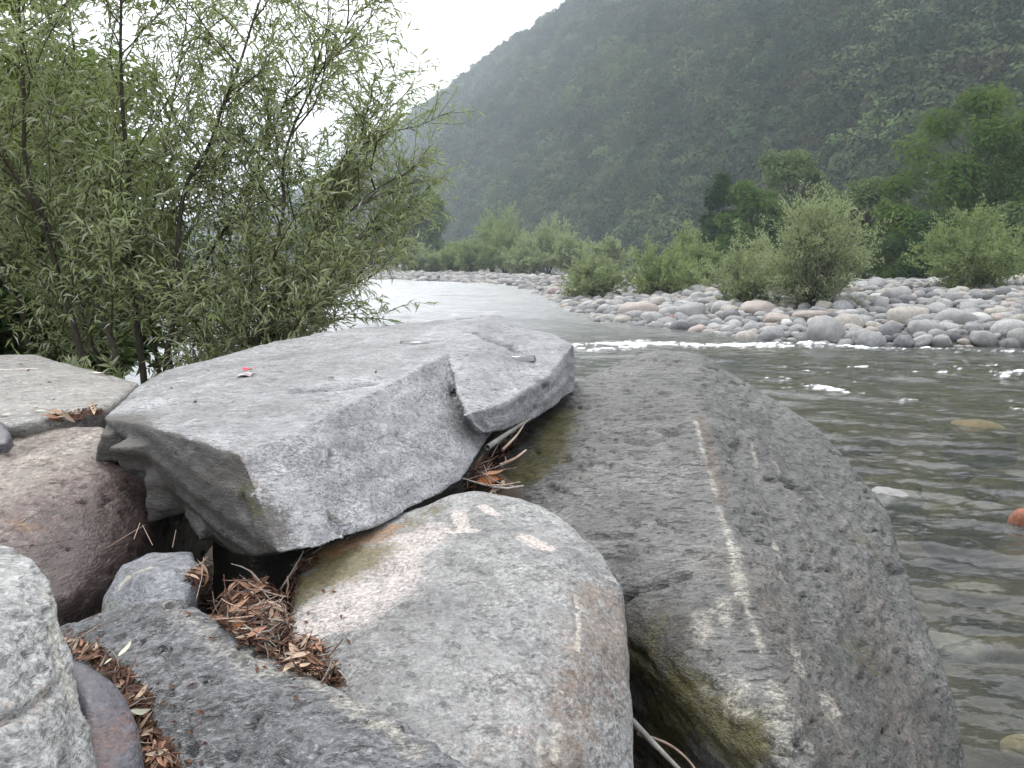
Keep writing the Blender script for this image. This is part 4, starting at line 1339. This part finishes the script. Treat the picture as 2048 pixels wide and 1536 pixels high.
    ci.inputs['Separate Children'].default_value = True
    ci.inputs['Reset Children'].default_value = True
    L = ng.links.new

    def na(name):
        a = ng.nodes.new('GeometryNodeInputNamedAttribute')
        a.data_type = 'FLOAT'
        a.inputs['Name'].default_value = name
        return a.outputs[0]
    cr = ng.nodes.new('ShaderNodeCombineXYZ')
    L(na('turn'), cr.inputs[2])
    L(gi.outputs[0], iop.inputs['Points'])
    L(ci.outputs[0], iop.inputs['Instance'])
    iop.inputs['Pick Instance'].default_value = True
    L(na('pick'), iop.inputs['Instance Index'])
    L(cr.outputs[0], iop.inputs['Rotation'])
    L(na('size'), iop.inputs['Scale'])
    L(iop.outputs[0], go.inputs[0])
    o = obj('forest', me)
    md = o.modifiers.new('scatter', 'NODES')
    md.node_group = ng
    tag(o, 'mixed wood covering the whole mountainside', kind='stuff')


forest()


# ------------------------------------------------------------------ cobbles of the gravel bar
def cobble_mat(name, island):
    t = NT(name)
    if island:
        r = t.n('NewGeometry').outputs['Random Per Island']
    else:
        r = t.n('ObjectInfo').outputs['Random']
    v = t.coord('Object')
    c = t.ramp(r, [(0.0, (0.11, 0.11, 0.11)), (0.15, (0.15, 0.15, 0.152)), (0.4, (0.21, 0.207, 0.2)), (0.7, (0.27, 0.262, 0.25)), (0.85, (0.29, 0.26, 0.22)),
                   (0.92, (0.27, 0.235, 0.205)), (1.0, (0.37, 0.365, 0.35))])
    n = t.noise(v, 3.0 if not island else 2.0, 6, 0.65)
    c = t.mix(0.8, c, t.ramp(n, [(0.3, 0.6), (0.7, 1.3)]), 'MULTIPLY')
    f = t.noise(v, 22.0, 4, 0.65)
    c = t.mix(0.5, c, t.ramp(f, [(0.35, 0.7), (0.65, 1.25)]), 'MULTIPLY')
    bp = t.n('Bump', {'Strength': 0.5, 'Distance': 0.03, 'Height': n})
    b = t.n('BsdfPrincipled', {'Base Color': c, 'Roughness': 0.75, 'Normal': bp.outputs[0]})
    b.inputs['Specular IOR Level'].default_value = 0.3
    return t.finish(b.outputs[0])


m_cobs = cobble_mat('cobble_mass', True)


def solid_cob(name, c1, c2):
    return plain_mat(name, c1, c2, 4.0, 0.7, 0.35, 0.4)


m_pink = solid_cob('pinkish_stone', (0.257, 0.222, 0.195), (0.335, 0.292, 0.261))
m_rusty = solid_cob('rusty_stone', (0.19, 0.1, 0.075), (0.3, 0.18, 0.14))
m_blk = solid_cob('blackish_stone', (0.05, 0.05, 0.055), (0.1, 0.1, 0.105))
m_gry = solid_cob('grey_stone', (0.192, 0.192, 0.188), (0.264, 0.26, 0.248))
m_wht = solid_cob('whitish_stone', (0.36, 0.352, 0.336), (0.448, 0.44, 0.416))


def cobble_shape(seed, sub=3):
    rng = np.random.default_rng(seed)
    bm = bmesh.new()
    bmesh.ops.create_icosphere(bm, subdivisions=sub, radius=1)
    v = np.array([q.co[:] for q in bm.verts])
    f = np.array([[w.index for w in q.verts] for q in bm.faces])
    bm.free()
    # rounded box-like lump
    e = rng.uniform(2.2, 3.2)
    nn = (np.abs(v) ** e).sum(1) ** (1 / e)
    v = v / nn[:, None]
    v *= (1 + 0.34 * fbm(v + seed * 3, 1.4, 2) + 0.09 * fbm(v + seed, 0.5, 2))[:, None]
    v *= np.array((1.0, rng.uniform(0.62, 0.9), rng.uniform(0.48, 0.72)))
    return v, f


SH = [cobble_shape(400 + i) for i in range(8)]
SHL = [cobble_shape(420 + i, 2) for i in range(8)]
SHM = []
for v_, f_ in SH:
    q = mesh_np('river_cobble', v_, f_)
    SHM.append(q)


TINTS = {'dark grey': ((0.10, 0.10, 0.102), (0.17, 0.17, 0.172)), 'mid grey': ((0.16, 0.16, 0.158), (0.25, 0.248, 0.243)), 'light grey': ((0.23, 0.228, 0.22), (0.33, 0.325, 0.315)),
         'beige': ((0.23, 0.215, 0.185), (0.34, 0.315, 0.275)), 'pinkish': ((0.24, 0.2, 0.18), (0.34, 0.29, 0.26)), 'whitish': ((0.34, 0.335, 0.325), (0.45, 0.445, 0.43))}
TINT_M = {k: solid_cob(k.replace(' ', '_') + '_cobble', *c) for k, c in TINTS.items()}
TINT_P = [0.22, 0.36, 0.22, 0.12, 0.04, 0.04]
_shared = {}


def cobble_obj(i, pos, r, rz, tilt, mat, label=None, name='river_cobble', grp=None, squash=1.0):
    key = (i % 8, mat.name)
    if key not in _shared:
        me = SHM[i % 8].copy()
        me.materials.clear()
        me.materials.append(mat)
        _shared[key] = me
    o = bpy.data.objects.new(name, _shared[key])
    o.location = pos
    o.rotation_euler = (tilt[0], tilt[1], rz)
    o.scale = (r, r, r * squash)
    COL.objects.link(o)
    tag(o, label, 'cobble', grp)
    return o


def cobble_label(px, py, y, r, tint):
    size = 'small' if r < 0.17 else 'middle-sized' if r < 0.25 else 'big'
    zone = ('at the left tip of the bar' if px < 1180 else 'below the pale round shrub' if px < 1260 else 'below the low wide shrub' if px < 1400 else 'below the sparse grey green shrub' if px < 1530
            else 'below the tallest shrub' if px < 1650 else 'just right of the tallest shrub' if px < 1740 else 'midway between tallest shrub and round shrub' if px < 1830 else 'left below the round shrub' if px < 1910
            else 'right below the round shrub' if px < 1980 else 'at the right edge of the picture')
    sr = float(np.interp(y, SHR_Y, SHR_X))
    row = 'front' if py > 655 - 0.10 * max(0, 1500 - px) else 'middle' if py > 620 - 0.06 * max(0, 1500 - px) else 'back'
    return '%s %s cobble in the %s rows %s' % (size, tint, row, zone)


SPECIAL = [  # px, py of the base, width px, material, squash, label
    (1655, 684, 88, m_gry, 1.25, 'large grey boulder at the water edge below the tallest shrub'),
    (1283, 636, 90, m_pink, 0.95, 'broad pinkish boulder at the front of the cobble bar'),
    (1382, 643, 72, m_gry, 1.3, 'round grey boulder next to the rusty stone on the bar edge'),
    (1352, 643, 36, m_rusty, 1.0, 'small rusty red stone beside the round grey boulder'),
    (1808, 686, 46, m_blk, 1.1, 'blackish pointed stone in the water at the right bar edge'),
    (1908, 684, 36, m_blk, 1.0, 'second blackish stone in the water near the right edge'),
    (1855, 672, 84, m_gry, 0.9, 'long grey cobble behind the blackish stones'),
    (1915, 655, 92, m_gry, 0.9, 'broad smooth grey cobble right of the long grey cobble'),
    (1520, 632, 92, m_pink, 0.7, 'flat beige boulder under the sparse willow shrub'),
    (1630, 640, 80, TINT_M['pinkish'], 0.6, 'brownish pink flat stone under the tallest shrub'),
    (1245, 628, 70, m_gry, 0.7, 'grey flat boulder left of the broad pinkish boulder'),
    (1215, 632, 46, m_blk, 0.8, 'dark stone left of the pinkish boulder'),
    (1760, 600, 40, m_wht, 0.9, 'white stone right of the tallest shrub'),
    (2030, 668, 80, TINT_M['light grey'], 0.8, 'pale cobble cut by the right edge of the picture'),
    (1795, 605, 74, m_gry, 1.0, 'grey boulder behind the cobbles right of the tallest shrub'),
    (1400, 652, 60, m_gry, 0.8, 'grey cobble lapped by water below the round grey boulder'),
    (1560, 650, 70, m_pink, 0.7, 'beige cobble at the water edge left of the large grey boulder'),
    (1130, 592, 30, m_blk, 0.9, 'dark pebble at the left tip of the bar'),
]


def bar_point(px, py):
    d = ray(px, py)
    ys = np.linspace(16, 110, 900)
    x = d[0] / d[1] * ys
    z = CAMZ + d[2] / d[1] * ys
    g = np.maximum(ground_z(x, ys), 0.0)
    k = np.argmax(z <= g)
    return np.array((x[k], ys[k], g[k]))


taken = []
for i, (px_, py_, w_, mat, sq, lab) in enumerate(SPECIAL):
    b = bar_point(px_, py_)
    r = w_ * 0.88 / F * b[1] / 2
    cobble_obj(i, (b[0], b[1] + r * 0.5, b[2] + r * 0.28 * sq), r, random.uniform(-0.5, 0.5), (random.uniform(-.15, .15), random.uniform(-.15, .15)), mat, lab, 'river_boulder', None, sq)
    taken.append((b[0], b[1] + r * 0.5, r))


def scatter_cobbles():
    rng = np.random.default_rng(77)
    cell = {}
    out = []

    def ok(x, y, r):
        cx_, cy_ = int(x // 1.2), int(y // 1.2)
        for a in (-1, 0, 1):
            for b in (-1, 0, 1):
                for (x2, y2, r2) in cell.get((cx_ + a, cy_ + b), ()):
                    if (x - x2) ** 2 + (y - y2) ** 2 < (0.70 * (r + r2)) ** 2:
                        return False
        return True

    def add(x, y, r):
        cell.setdefault((int(x // 1.2), int(y // 1.2)), []).append((x, y, r))

    for x, y, r in taken:
        add(x, y, r)
    for rad, tries in ((0.34, 120), (0.26, 900), (0.195, 3600), (0.145, 8000), (0.105, 8000)):
        for _ in range(tries):
            y = rng.uniform(17.2, 44) if rng.random() < 0.8 else rng.uniform(40, 75)
            sr = float(np.interp(y, SHR_Y, SHR_X))
            x = sr + rng.uniform(-0.9, 1) * 1.0 if rng.random() < 0.12 else sr + rng.random() ** 1.2 * (18 if y < 45 else 8)
            if x > y * 0.66 + 2:
                continue
            r = rad * rng.uniform(0.8, 1.2)
            if ok(x, y, r):
                add(x, y, r)
                out.append((x, y, r))
    # distant bar
    for _ in range(1500):
        y = rng.uniform(64, 112)
        x = float(np.interp(y, SHR_Y, SHR_X)) + rng.uniform(-1, 12)
        r = rng.uniform(0.16, 0.42)
        out.append((x, y, r))
    o = np.array(out)
    z = ground_z(o[:, 0], o[:, 1])
    okz = z > -0.22
    o, z = o[okz], z[okz]
    px_, py_, dep = pix(np.stack([o[:, 0], o[:, 1], z], -1))
    score = np.where((px_ > 0) & (px_ < 2048), o[:, 2] / dep, 0)
    order = np.argsort(-score)
    VV, FF, off = [], [], 0
    for n, k in enumerate(order):
        x, y, r = o[k]
        rz = rng.random() * 6.28
        ti = rng.normal(size=2) * 0.16
        pos = (x, y, z[k] + r * rng.uniform(0.12, 0.3))
        if n < 285:
            tint = list(TINTS)[int(rng.choice(6, p=TINT_P))]
            cobble_obj(int(rng.integers(8)), pos, r, rz, ti, TINT_M[tint], cobble_label(px_[k], py_[k], y, r, tint), 'river_cobble', 'cobbles on the bar across the river')
        else:
            v, f = SHL[int(rng.integers(8))]
            M3 = np.array(Matrix.Rotation(rz, 3, 'Z') @ Matrix.Rotation(ti[0], 3, 'X'))
            VV.append((v * r) @ M3.T + np.array(pos))
            FF.append(f + off)
            off += len(v)
    me = mesh_np('cobble_mass', np.concatenate(VV), np.concatenate(FF))
    ob = obj('cobble_mass', me, m_cobs)
    tag(ob, 'smaller cobbles filling the gravel bars across the river', kind='stuff')
    print('cobbles', len(o))


scatter_cobbles()

m_drift = plain_mat('dead_stem', (0.2, 0.185, 0.16), (0.34, 0.32, 0.29), 12, 0.85, 0.2, 0.4)
ln_, _ = curve([P(1603, 560, 27.5), P(1600, 445, 27.5), P(1585, 420, 27.5), P(1558, 388, 27.5)], 9)
b = ln_[0].copy()
tag(obj('dead_stem', tubes('dead_stem', [ln_ - b], [np.linspace(0.035, 0.02, 9)], 6), m_drift, None, b), 'bare pale dead stem leaning out at the left of the tallest shrub', 'stem')

# stones in the water on the near right side
m_wet = solid_cob('wet_grey_stone', (0.17, 0.17, 0.165), (0.26, 0.255, 0.24))
m_alg = solid_cob('algae_stone', (0.075, 0.065, 0.025), (0.13, 0.10, 0.045))
m_yel = solid_cob('yellowish_stone', (0.36, 0.31, 0.2), (0.5, 0.45, 0.33))
m_rst = solid_cob('red_brown_stone', (0.16, 0.055, 0.03), (0.27, 0.11, 0.06))
for i, (px_, py_, w_, zc, mat, sq, lab) in enumerate([
    (1785, 985, 110, -0.06, m_wet, 0.75, 'smooth pale grey stone just breaking the water by the ridged boulder'),
    (1905, 1262, 150, -0.08, m_wet, 0.6, 'lower pale grey stone just under the water beside the ridged boulder'),
    (2052, 1050, 60, 0.02, m_rst, 1.3, 'red brown stone standing out of the water at the right edge'),
    (2050, 1420, 100, -0.16, m_yel, 0.9, 'yellowish stone under the water near the lower right corner'),
    (1920, 985, 190, -0.26, m_alg, 0.9, 'olive brown stone under the water right of the smooth pale stone'),
    (1960, 850, 150, -0.22, m_alg, 0.9, 'olive stone under the water farther out, below the foam'),
    (1990, 920, 100, -0.26, m_alg, 0.9, 'brown underwater stone between the two larger olive ones'),
    (1960, 1080, 130, -0.34, m_alg, 0.6, 'brown stone deep under the water left of the red brown one'),
    (1780, 915, 120, -0.28, m_alg, 0.8, 'tan stone under the water close to the boulder edge'),
    (2010, 1180, 120, -0.32, m_alg, 0.8, 'dark stone under the water right of the lower pale stone'),
    (1720, 840, 110, -0.24, m_alg, 0.8, 'small olive stone under the water behind the boulder crest'),
]):
    p = W(px_, py_, 0.0)
    r = w_ / F * p[1] / 2
    o = cobble_obj(i + 3, (p[0], p[1], zc), r, random.uniform(-0.4, 0.4), (0, 0), mat, lab, 'river_stone', None, sq)

# ------------------------------------------------------------------ leaf litter between the rocks
m_dry = plain_mat('dry_leaf', (0.14, 0.065, 0.038), (0.33, 0.185, 0.115), 30, 0.7, 0.3, 0.2, obj_rand=0.5)
m_straw = plain_mat('dry_twig', (0.15, 0.08, 0.055), (0.42, 0.33, 0.26), 18, 0.75, 0.2, 0.2, obj_rand=0.45)
m_orange = plain_mat('orange_leaf', (0.30, 0.10, 0.03), (0.42, 0.16, 0.05), 40, 0.6, 0.3, 0.2)
m_crumb = plain_mat('litter_crumb', (0.035, 0.018, 0.012), (0.16, 0.08, 0.05), 90, 0.85, 0.2, 0.4)
m_yleaf = plain_mat('yellow_leaf', (0.45, 0.40, 0.16), (0.55, 0.5, 0.26), 40, 0.6, 0.3, 0.2)
m_cream = plain_mat('cream_leaf', (0.5, 0.49, 0.36), (0.6, 0.58, 0.46), 40, 0.6, 0.3, 0.2)
m_stick = plain_mat('grey_stick', (0.13, 0.12, 0.11), (0.26, 0.25, 0.235), 30, 0.8, 0.2, 0.4)


def dry_leaf_shape(seed):
    """long curled leaf, twelve faces"""
    rng = np.random.default_rng(seed)
    n = 6
    t = np.linspace(0, 1, n + 1)
    w = 0.11 * np.sin(math.pi * np.clip(t, 0.02, 0.98)) ** 0.8 * rng.uniform(0.8, 1.3)
    bend = rng.uniform(-0.35, 0.45)
    tw = rng.uniform(-1.2, 1.2)
    V = []
    for i in range(n + 1):
        a = tw * (t[i] - 0.5)
        c = np.array((t[i] - 0.5, 0.04 * math.sin(5 * t[i] + seed), bend * (t[i] - 0.5) ** 2))
        s = np.array((0, math.cos(a), math.sin(a)))
        u = np.array((0, -math.sin(a), math.cos(a)))
        V += [c - s * w[i] + u * w[i] * 0.5, c, c + s * w[i] + u * w[i] * 0.5]
    Fc = []
    for i in range(n):
        for k in (0, 1):
            a = i * 3 + k
            Fc.append((a, a + 1, a + 4, a + 3))
    return np.array(V), np.array(Fc)


def twig_line(seed):
    rng = np.random.default_rng(seed)
    t = np.linspace(-0.5, 0.5, 5)
    b = rng.uniform(-0.12, 0.12)
    return np.stack([t, b * (1 - 4 * t * t) + rng.normal(size=5) * 0.008, 0.6 * rng.uniform(-0.1, 0.1) * (1 - 4 * t * t)], -1)


DL = [mesh_np('dry_leaf', *dry_leaf_shape(i)) for i in range(7)]
TW = []
for i in range(6):
    q = tubes('dry_twig', [twig_line(i)], [np.array((0.016, 0.02, 0.018, 0.016, 0.010)) * (0.5 + 0.13 * i)], 5)
    q.materials.append(m_straw)
    TW.append(q)


def variants(meshes, mats):
    out = {}
    for nm, m in mats.items():
        out[nm] = []
        for q in meshes:
            c = q.copy()
            c.materials.clear()
            c.materials.append(m)
            out[nm].append(c)
    return out


DLM = variants(DL, {'reddish brown': m_dry, 'dark brown': plain_mat('dark_dry_leaf', (0.05, 0.026, 0.018), (0.12, 0.06, 0.04), 30, 0.7, 0.3, 0.2, obj_rand=0.4),
                    'tan': plain_mat('tan_dry_leaf', (0.25, 0.165, 0.11), (0.44, 0.34, 0.25), 30, 0.7, 0.3, 0.2, obj_rand=0.35)})
TWM = variants(TW, {'straw-coloured': m_straw, 'grey': plain_mat('grey_dry_twig', (0.16, 0.14, 0.125), (0.34, 0.31, 0.28), 18, 0.75, 0.2, 0.2, obj_rand=0.4),
                    'dark brown': plain_mat('dark_dry_twig', (0.06, 0.034, 0.024), (0.15, 0.08, 0.055), 18, 0.75, 0.2, 0.2, obj_rand=0.4)})


def inside(poly, x, y):
    c = False
    j = len(poly) - 1
    for i in range(len(poly)):
        if (poly[i][1] > y) != (poly[j][1] > y) and x < (poly[j][0] - poly[i][0]) * (y - poly[i][1]) / (poly[j][1] - poly[i][1]) + poly[i][0]:
            c = not c
        j = i
    return c


def lay(me, pos, nrm, length, az, tip, name):
    """place something along the surface: x axis in the tangent plane"""
    n = unit(np.array(nrm))
    d = np.array((math.cos(az), math.sin(az), 0))
    d = unit(d - n * (d @ n) + n * tip)
    s = unit(np.cross(n, d))
    n2 = np.cross(d, s)
    o = bpy.data.objects.new(name, me)
    M4 = Matrix.Identity(4)
    for r in range(3):
        M4[r][0], M4[r][1], M4[r][2], M4[r][3] = d[r] * length, s[r] * length, n2[r] * length, pos[r]
    o.matrix_world = M4
    COL.objects.link(o)
    return o


def fill(poly, n_leaf, n_twig, n_crumb, label_area, thick=0.02, size=1.0, allow=('ground', 'dark_boulder', 'banded_stone', 'wedged_boulder', 'rounded_boulder', 'ridged_boulder', 'reddish_boulder', 'flat_rock', 'slab_rock'), seed=0, minz=0.3):
    rng = random.Random(seed)
    xs = [p[0] for p in poly]
    ys = [p[1] for p in poly]
    crumbs = []

    def spot():
        for _ in range(60):
            x, y = rng.uniform(min(xs), max(xs)), rng.uniform(min(ys), max(ys))
            if not inside(poly, x, y):
                continue
            h = see(x, y)
            if h is None or h[1][2] < minz or (allow and h[3] not in allow):
                continue
            return h
        return None
    for i in range(n_crumb):
        h = spot()
        if h is None: continue
        crumbs.append((h[0] + h[1] * rng.uniform(0.0, thick * 0.5), h[1], rng.uniform(0.008, 0.022) * size, rng.uniform(0, 6.28), rng.uniform(-0.4, 0.5)))
    def part(pt):
        y_ = pix(pt)[1][0]
        f = (y_ - min(ys)) / (max(ys) - min(ys))
        return 'upper end' if f < 0.33 else 'middle' if f < 0.66 else 'lower end'
    for i in range(n_leaf):
        h = spot()
        if h is None: continue
        L = rng.uniform(0.030, 0.065) * size
        sh = rng.choice(list(DLM))
        o = lay(DLM[sh][rng.randrange(7)], h[0] + h[1] * rng.uniform(0.003, thick), h[1], L, rng.uniform(0, 6.28), rng.uniform(-0.3, 0.4), 'dry_leaf')
        tag(o, '%s %s dry leaf at %s of litter %s' % ('long' if L > 0.05 * size else 'short', sh, part(h[0]), label_area), 'leaf', 'dry leaves in litter ' + label_area)
    for i in range(n_twig):
        h = spot()
        if h is None: continue
        L = rng.uniform(0.03, 0.12) * size
        sh = rng.choice(list(TWM))
        o = lay(TWM[sh][rng.randrange(6)], h[0] + h[1] * rng.uniform(0.004, thick * 1.3), h[1], L, rng.uniform(0, 6.28), rng.uniform(-0.3, 0.35), 'dry_twig')
        tag(o, '%s %s dry twig at %s of litter %s' % ('long' if L > 0.075 * size else 'short', sh, part(h[0]), label_area), 'twig', 'dry twigs in litter ' + label_area)
    return crumbs


MAIN = [(375, 1150), (440, 1120), (560, 1128), (640, 1118), (600, 1160), (585, 1230), (590, 1290), (640, 1290), (690, 1375), (600, 1350), (500, 1300), (440, 1255), (390, 1200)]
STRIP = [(125, 1275), (190, 1290), (240, 1330), (300, 1390), (300, 1440), (350, 1510), (345, 1540), (275, 1540), (272, 1450), (240, 1370), (180, 1320), (125, 1310)]
GAP = [(905, 980), (960, 930), (1000, 880), (1050, 850), (1040, 880), (1000, 930), (1000, 978), (950, 975)]
SEAM = [(95, 838), (110, 825), (200, 815), (208, 845), (130, 852)]
crumbs = []
crumbs += fill(MAIN, 220, 240, 3600, 'between slab and rounded boulder', 0.018, 0.68, seed=1)
crumbs += fill(STRIP, 95, 26, 1700, 'beside the dark purple cobble', 0.010, 0.55, seed=2)
crumbs += fill(GAP, 14, 34, 300, 'under the broken ledge', 0.03, 1.2, seed=3, minz=0.1)
crumbs += fill(SEAM, 12, 3, 160, 'left of the slab', 0.008, 0.75, seed=4, minz=0.0)
crumbs += fill([(330, 1180), (640, 1090), (720, 1300), (700, 1430), (480, 1360)], 0, 0, 60, 'x', 0.006, 0.8, seed=6)
crumbs += fill([(110, 1240), (300, 1260), (420, 1400), (420, 1536), (200, 1536)], 0, 0, 45, 'x', 0.006, 0.7, seed=7)
crumbs += fill([(300, 760), (800, 680), (1000, 660), (700, 800), (350, 850)], 0, 0, 9, 'x', 0.004, 1.0, seed=8)
crumbs += fill([(0, 715), (180, 750), (200, 815), (0, 850)], 0, 0, 8, 'x', 0.004, 1.0, seed=9)
cp = np.array([c[0] for c in crumbs])
cn = np.array([c[1] for c in crumbs])
ca = np.array([(math.cos(c[3]), math.sin(c[3]), 0) for c in crumbs])
ca = ca - cn * (ca * cn).sum(1)[:, None] + cn * np.array([c[4] for c in crumbs])[:, None]
cl_ = np.array([c[2] for c in crumbs])
tag(obj('litter_crumbs', leaf_mesh('litter_crumbs', cp, ca, cn + rv(len(cp), 0.3), cl_, cl_ * 0.4, RNG.random(len(cp)), False), m_crumb), 'fine brown leaf crumbs in the hollows between the rocks', kind='stuff')


def single_leaf(px, py, length, az, mat, label, i=0, wide=1.0, tip=0.05):
    h = see(px, py)
    if h is None: return
    me = DL[i].copy()
    me.materials.clear()
    me.materials.append(mat)
    up = 0.016 if h[3] in ('ground', 'dark_boulder') else 0.004
    o = lay(me, h[0] + h[1] * up, h[1], length, az, tip, 'fallen_leaf')
    o.scale = (o.scale[0], o.scale[1] * wide, o.scale[2] * 0.6)
    tag(o, label, 'leaf')


single_leaf(262, 1316, 0.026, 1.2, m_cream, 'cream pointed leaf lying alone on the dark rough rock', 1, 1.5)
single_leaf(272, 1422, 0.024, 0.2, m_cream, 'pale cream leaf in the litter strip, just above the yellow leaf', 2, 1.4)
single_leaf(280, 1449, 0.026, 0.6, m_yleaf, 'bright yellow leaf in the litter strip beside the dark cobble', 3, 1.4)
single_leaf(228, 1340, 0.012, 0.6, m_cream, 'tiny whitish leaf bit at the top of the litter strip', 4, 1.4)
single_leaf(975, 968, 0.055, 0.1, m_orange, 'orange leaf at the foot of the twig heap under the ledge', 4, 1.6)
single_leaf(574, 1232, 0.04, 1.3, m_orange, 'orange leaf at the right side of the main litter patch', 5, 1.3)
single_leaf(484, 1256, 0.03, 0.7, m_orange, 'small orange leaf in the lower middle of the main litter', 6, 1.3)
single_leaf(600, 1282, 0.028, -0.6, m_straw, 'flat tan chip on the right end of the main litter', 2, 2.4)
single_leaf(205, 750, 0.085, -0.35, m_cream, 'long white leaf on the far edge of the brownish flat rock', 1, 0.9)
single_leaf(75, 825, 0.04, -0.2, m_cream, 'white leaf at the front of the brownish flat rock', 2, 0.9)
single_leaf(10, 832, 0.04, -0.5, m_cream, 'whitish leaf at the left front of the brownish flat rock', 3, 0.9)
single_leaf(125, 757, 0.03, 0.3, m_stick, 'tiny dark leaf in the middle of the brownish flat rock', 4, 0.9)


# sticks
def stick(pl, y_or_none, r, mat, label, name='twig'):
    pts = []
    for q in pl:
        if len(q) == 3:
            pts.append(P(*q))
        else:
            h = see(*q)
            pts.append(h[0] + h[1] * r)
    ln, L = curve(pts, 10)
    b = ln[0].copy()
    o = obj(name, tubes(name, [ln - b], [np.linspace(r, r * 0.5, 10)], 6), mat, None, b)
    tag(o, label, 'twig')


stick([(975, 895, 2.12), (1010, 870, 2.2), (1060, 838, 2.32)], None, 0.0075, m_stick, 'thickest grey stick lying in the gap under the ledge')
stick([(1000, 930, 2.1), (1030, 918, 2.12), (1052, 900, 2.16)], None, 0.004, m_straw, 'bent straw stalk sticking out right of the twig heap')
stick([(1005, 900, 2.12), (1035, 870, 2.2), (1050, 845, 2.28)], None, 0.0035, m_straw, 'thin reddish stalk beside the thick grey stick')
stick([(1262, 1440, 1.32), (1310, 1490, 1.24), (1365, 1545, 1.16)], None, 0.0055, m_stick, 'grey twig in the dark gap right of the rounded boulder')
stick([(1275, 1468, 1.3), (1330, 1482, 1.27), (1375, 1515, 1.22), (1395, 1545, 1.18)], None, 0.0028, m_straw, 'thin brown twig crossing the grey twig in the dark gap')
stick([(214, 1096, 1.62), (268, 1062, 1.66), (290, 1050, 1.68)], None, 0.0011, m_straw, 'pale straw in the dark hollow under the slab, longest')
stick([(268, 1078, 1.62), (280, 1046, 1.66)], None, 0.0010, m_straw, 'short straw crossing the longest straw in the hollow')
stick([(345, 1095, 1.6), (352, 1060, 1.64)], None, 0.0010, m_straw, 'short straw at the right of the hollow under the slab')
stick([(305, 1090, 1.6), (285, 1050, 1.66)], None, 0.0008, m_straw, 'dull straw in the middle of the hollow under the slab')

# red scrap on the slab
h = see(497, 750)
m_redp = plain_mat('red_foil', (0.5, 0.02, 0.06), (0.62, 0.05, 0.10), 60, 0.4, 0.5, 0.2)
m_whp = plain_mat('white_foil', (0.7, 0.7, 0.7), (0.8, 0.8, 0.8), 60, 0.4, 0.5, 0.2)
root = empty('red_scrap', h[0])
tag(root, 'small crumpled red and white scrap lying on the slab', 'scrap')


def crumple(nx, ny, sx, sy, amp, seed, z0, fold):
    X, Y = np.meshgrid(np.linspace(-sx, sx, nx), np.linspace(-sy, sy, ny))
    V = np.stack([X, Y, np.zeros_like(X)], -1).reshape(-1, 3)
    V[:, 2] = z0 + amp * fbm(V + seed, 0.012, 2) + fold * np.abs(V[:, 0]) / sx * 0.01
    i = np.arange(nx * ny).reshape(ny, nx)
    return V, np.stack([i[:-1, :-1], i[:-1, 1:], i[1:, 1:], i[1:, :-1]], -1).reshape(-1, 4)


V, Fc = crumple(9, 7, 0.015, 0.018, 0.005, 3, 0.012, 0.6)
obj('red_side', mesh_np('red_side', V, Fc), m_redp, root)
V, Fc = crumple(9, 7, 0.017, 0.024, 0.003, 8, 0.004, -0.3)
obj('white_lining', mesh_np('white_lining', V + np.array((-0.008, -0.005, 0)), Fc), m_whp, root)

# puddles of rain on the slab, chalk marks on the flat rock
m_pud = None
t = NT('rain_puddle')
b = t.n('BsdfPrincipled', {'Base Color': (0.12, 0.12, 0.12), 'Roughness': 0.04})
b.inputs['Specular IOR Level'].default_value = 1.0
m_pud = t.finish(b.outputs[0])


def puddle(px, py, wx, wy, label, seed):
    h = see(px, py)
    a = np.linspace(0, 2 * math.pi, 28, endpoint=False)
    n = 1 + 0.35 * fbm(np.stack([np.cos(a), np.sin(a), a * 0], -1) + seed, 0.8, 3)
    ring = np.stack([np.cos(a) * wx * n, np.sin(a) * wy * n, a * 0], -1)
    z = []
    for q in ring:
        c = cast(h[0] + np.array((q[0], q[1], 0.3)), (0, 0, -1))
        z.append(c[0][2] if c else h[0][2])
    lev = np.percentile(z, 60) + 0.001
    top = ring.copy()
    V = np.concatenate([[(0, 0, lev - h[0][2] + 0.0015)], np.stack([ring[:, 0] * 0.9, ring[:, 1] * 0.9, np.full(28, lev - h[0][2] + 0.001)], -1),
                        np.stack([ring[:, 0], ring[:, 1], np.full(28, lev - h[0][2] - 0.012)], -1)])
    Fc = [(0, 1 + i, 1 + (i + 1) % 28) for i in range(28)]
    for i in range(28):
        j = (i + 1) % 28
        Fc += [(1 + i, 29 + i, 29 + j), (1 + i, 29 + j, 1 + j)]
    o = obj('puddle', mesh_np('puddle', V, np.array(Fc)), m_pud, None, h[0])
    tag(o, label, 'puddle')


puddle(1040, 713, 0.05, 0.035, 'bright rain puddle on the broken ledge of the slab', 2)
puddle(838, 684, 0.06, 0.05, 'small shiny rain puddle near the far edge of the slab', 5)

# ------------------------------------------------------------------ haze over the valley
hz = bmesh.new()
bmesh.ops.create_cube(hz, size=1)
me = bpy.data.meshes.new('haze')
hz.to_mesh(me)
hz.free()
mh = bpy.data.materials.new('haze_air')
mh.use_nodes = True
mh.node_tree.nodes.clear()
ho = mh.node_tree.nodes.new('ShaderNodeOutputMaterial')
pv = mh.node_tree.nodes.new('ShaderNodeVolumePrincipled')
pv.inputs['Color'].default_value = (0.84, 0.93, 1.0, 1)
pv.inputs['Density'].default_value = HAZE
pv.inputs['Anisotropy'].default_value = 0.2
mh.node_tree.links.new(pv.outputs[0], ho.inputs['Volume'])
o = obj('haze', me, mh)
ztop = float(MV[..., 2].max()) + 20
o.scale = (5200, 5200, ztop + 12)
o.location = (0, 0, (ztop + 12) / 2 - 12)
tag(o, 'pale damp haze filling the valley', kind='stuff')
print('ztop', ztop)
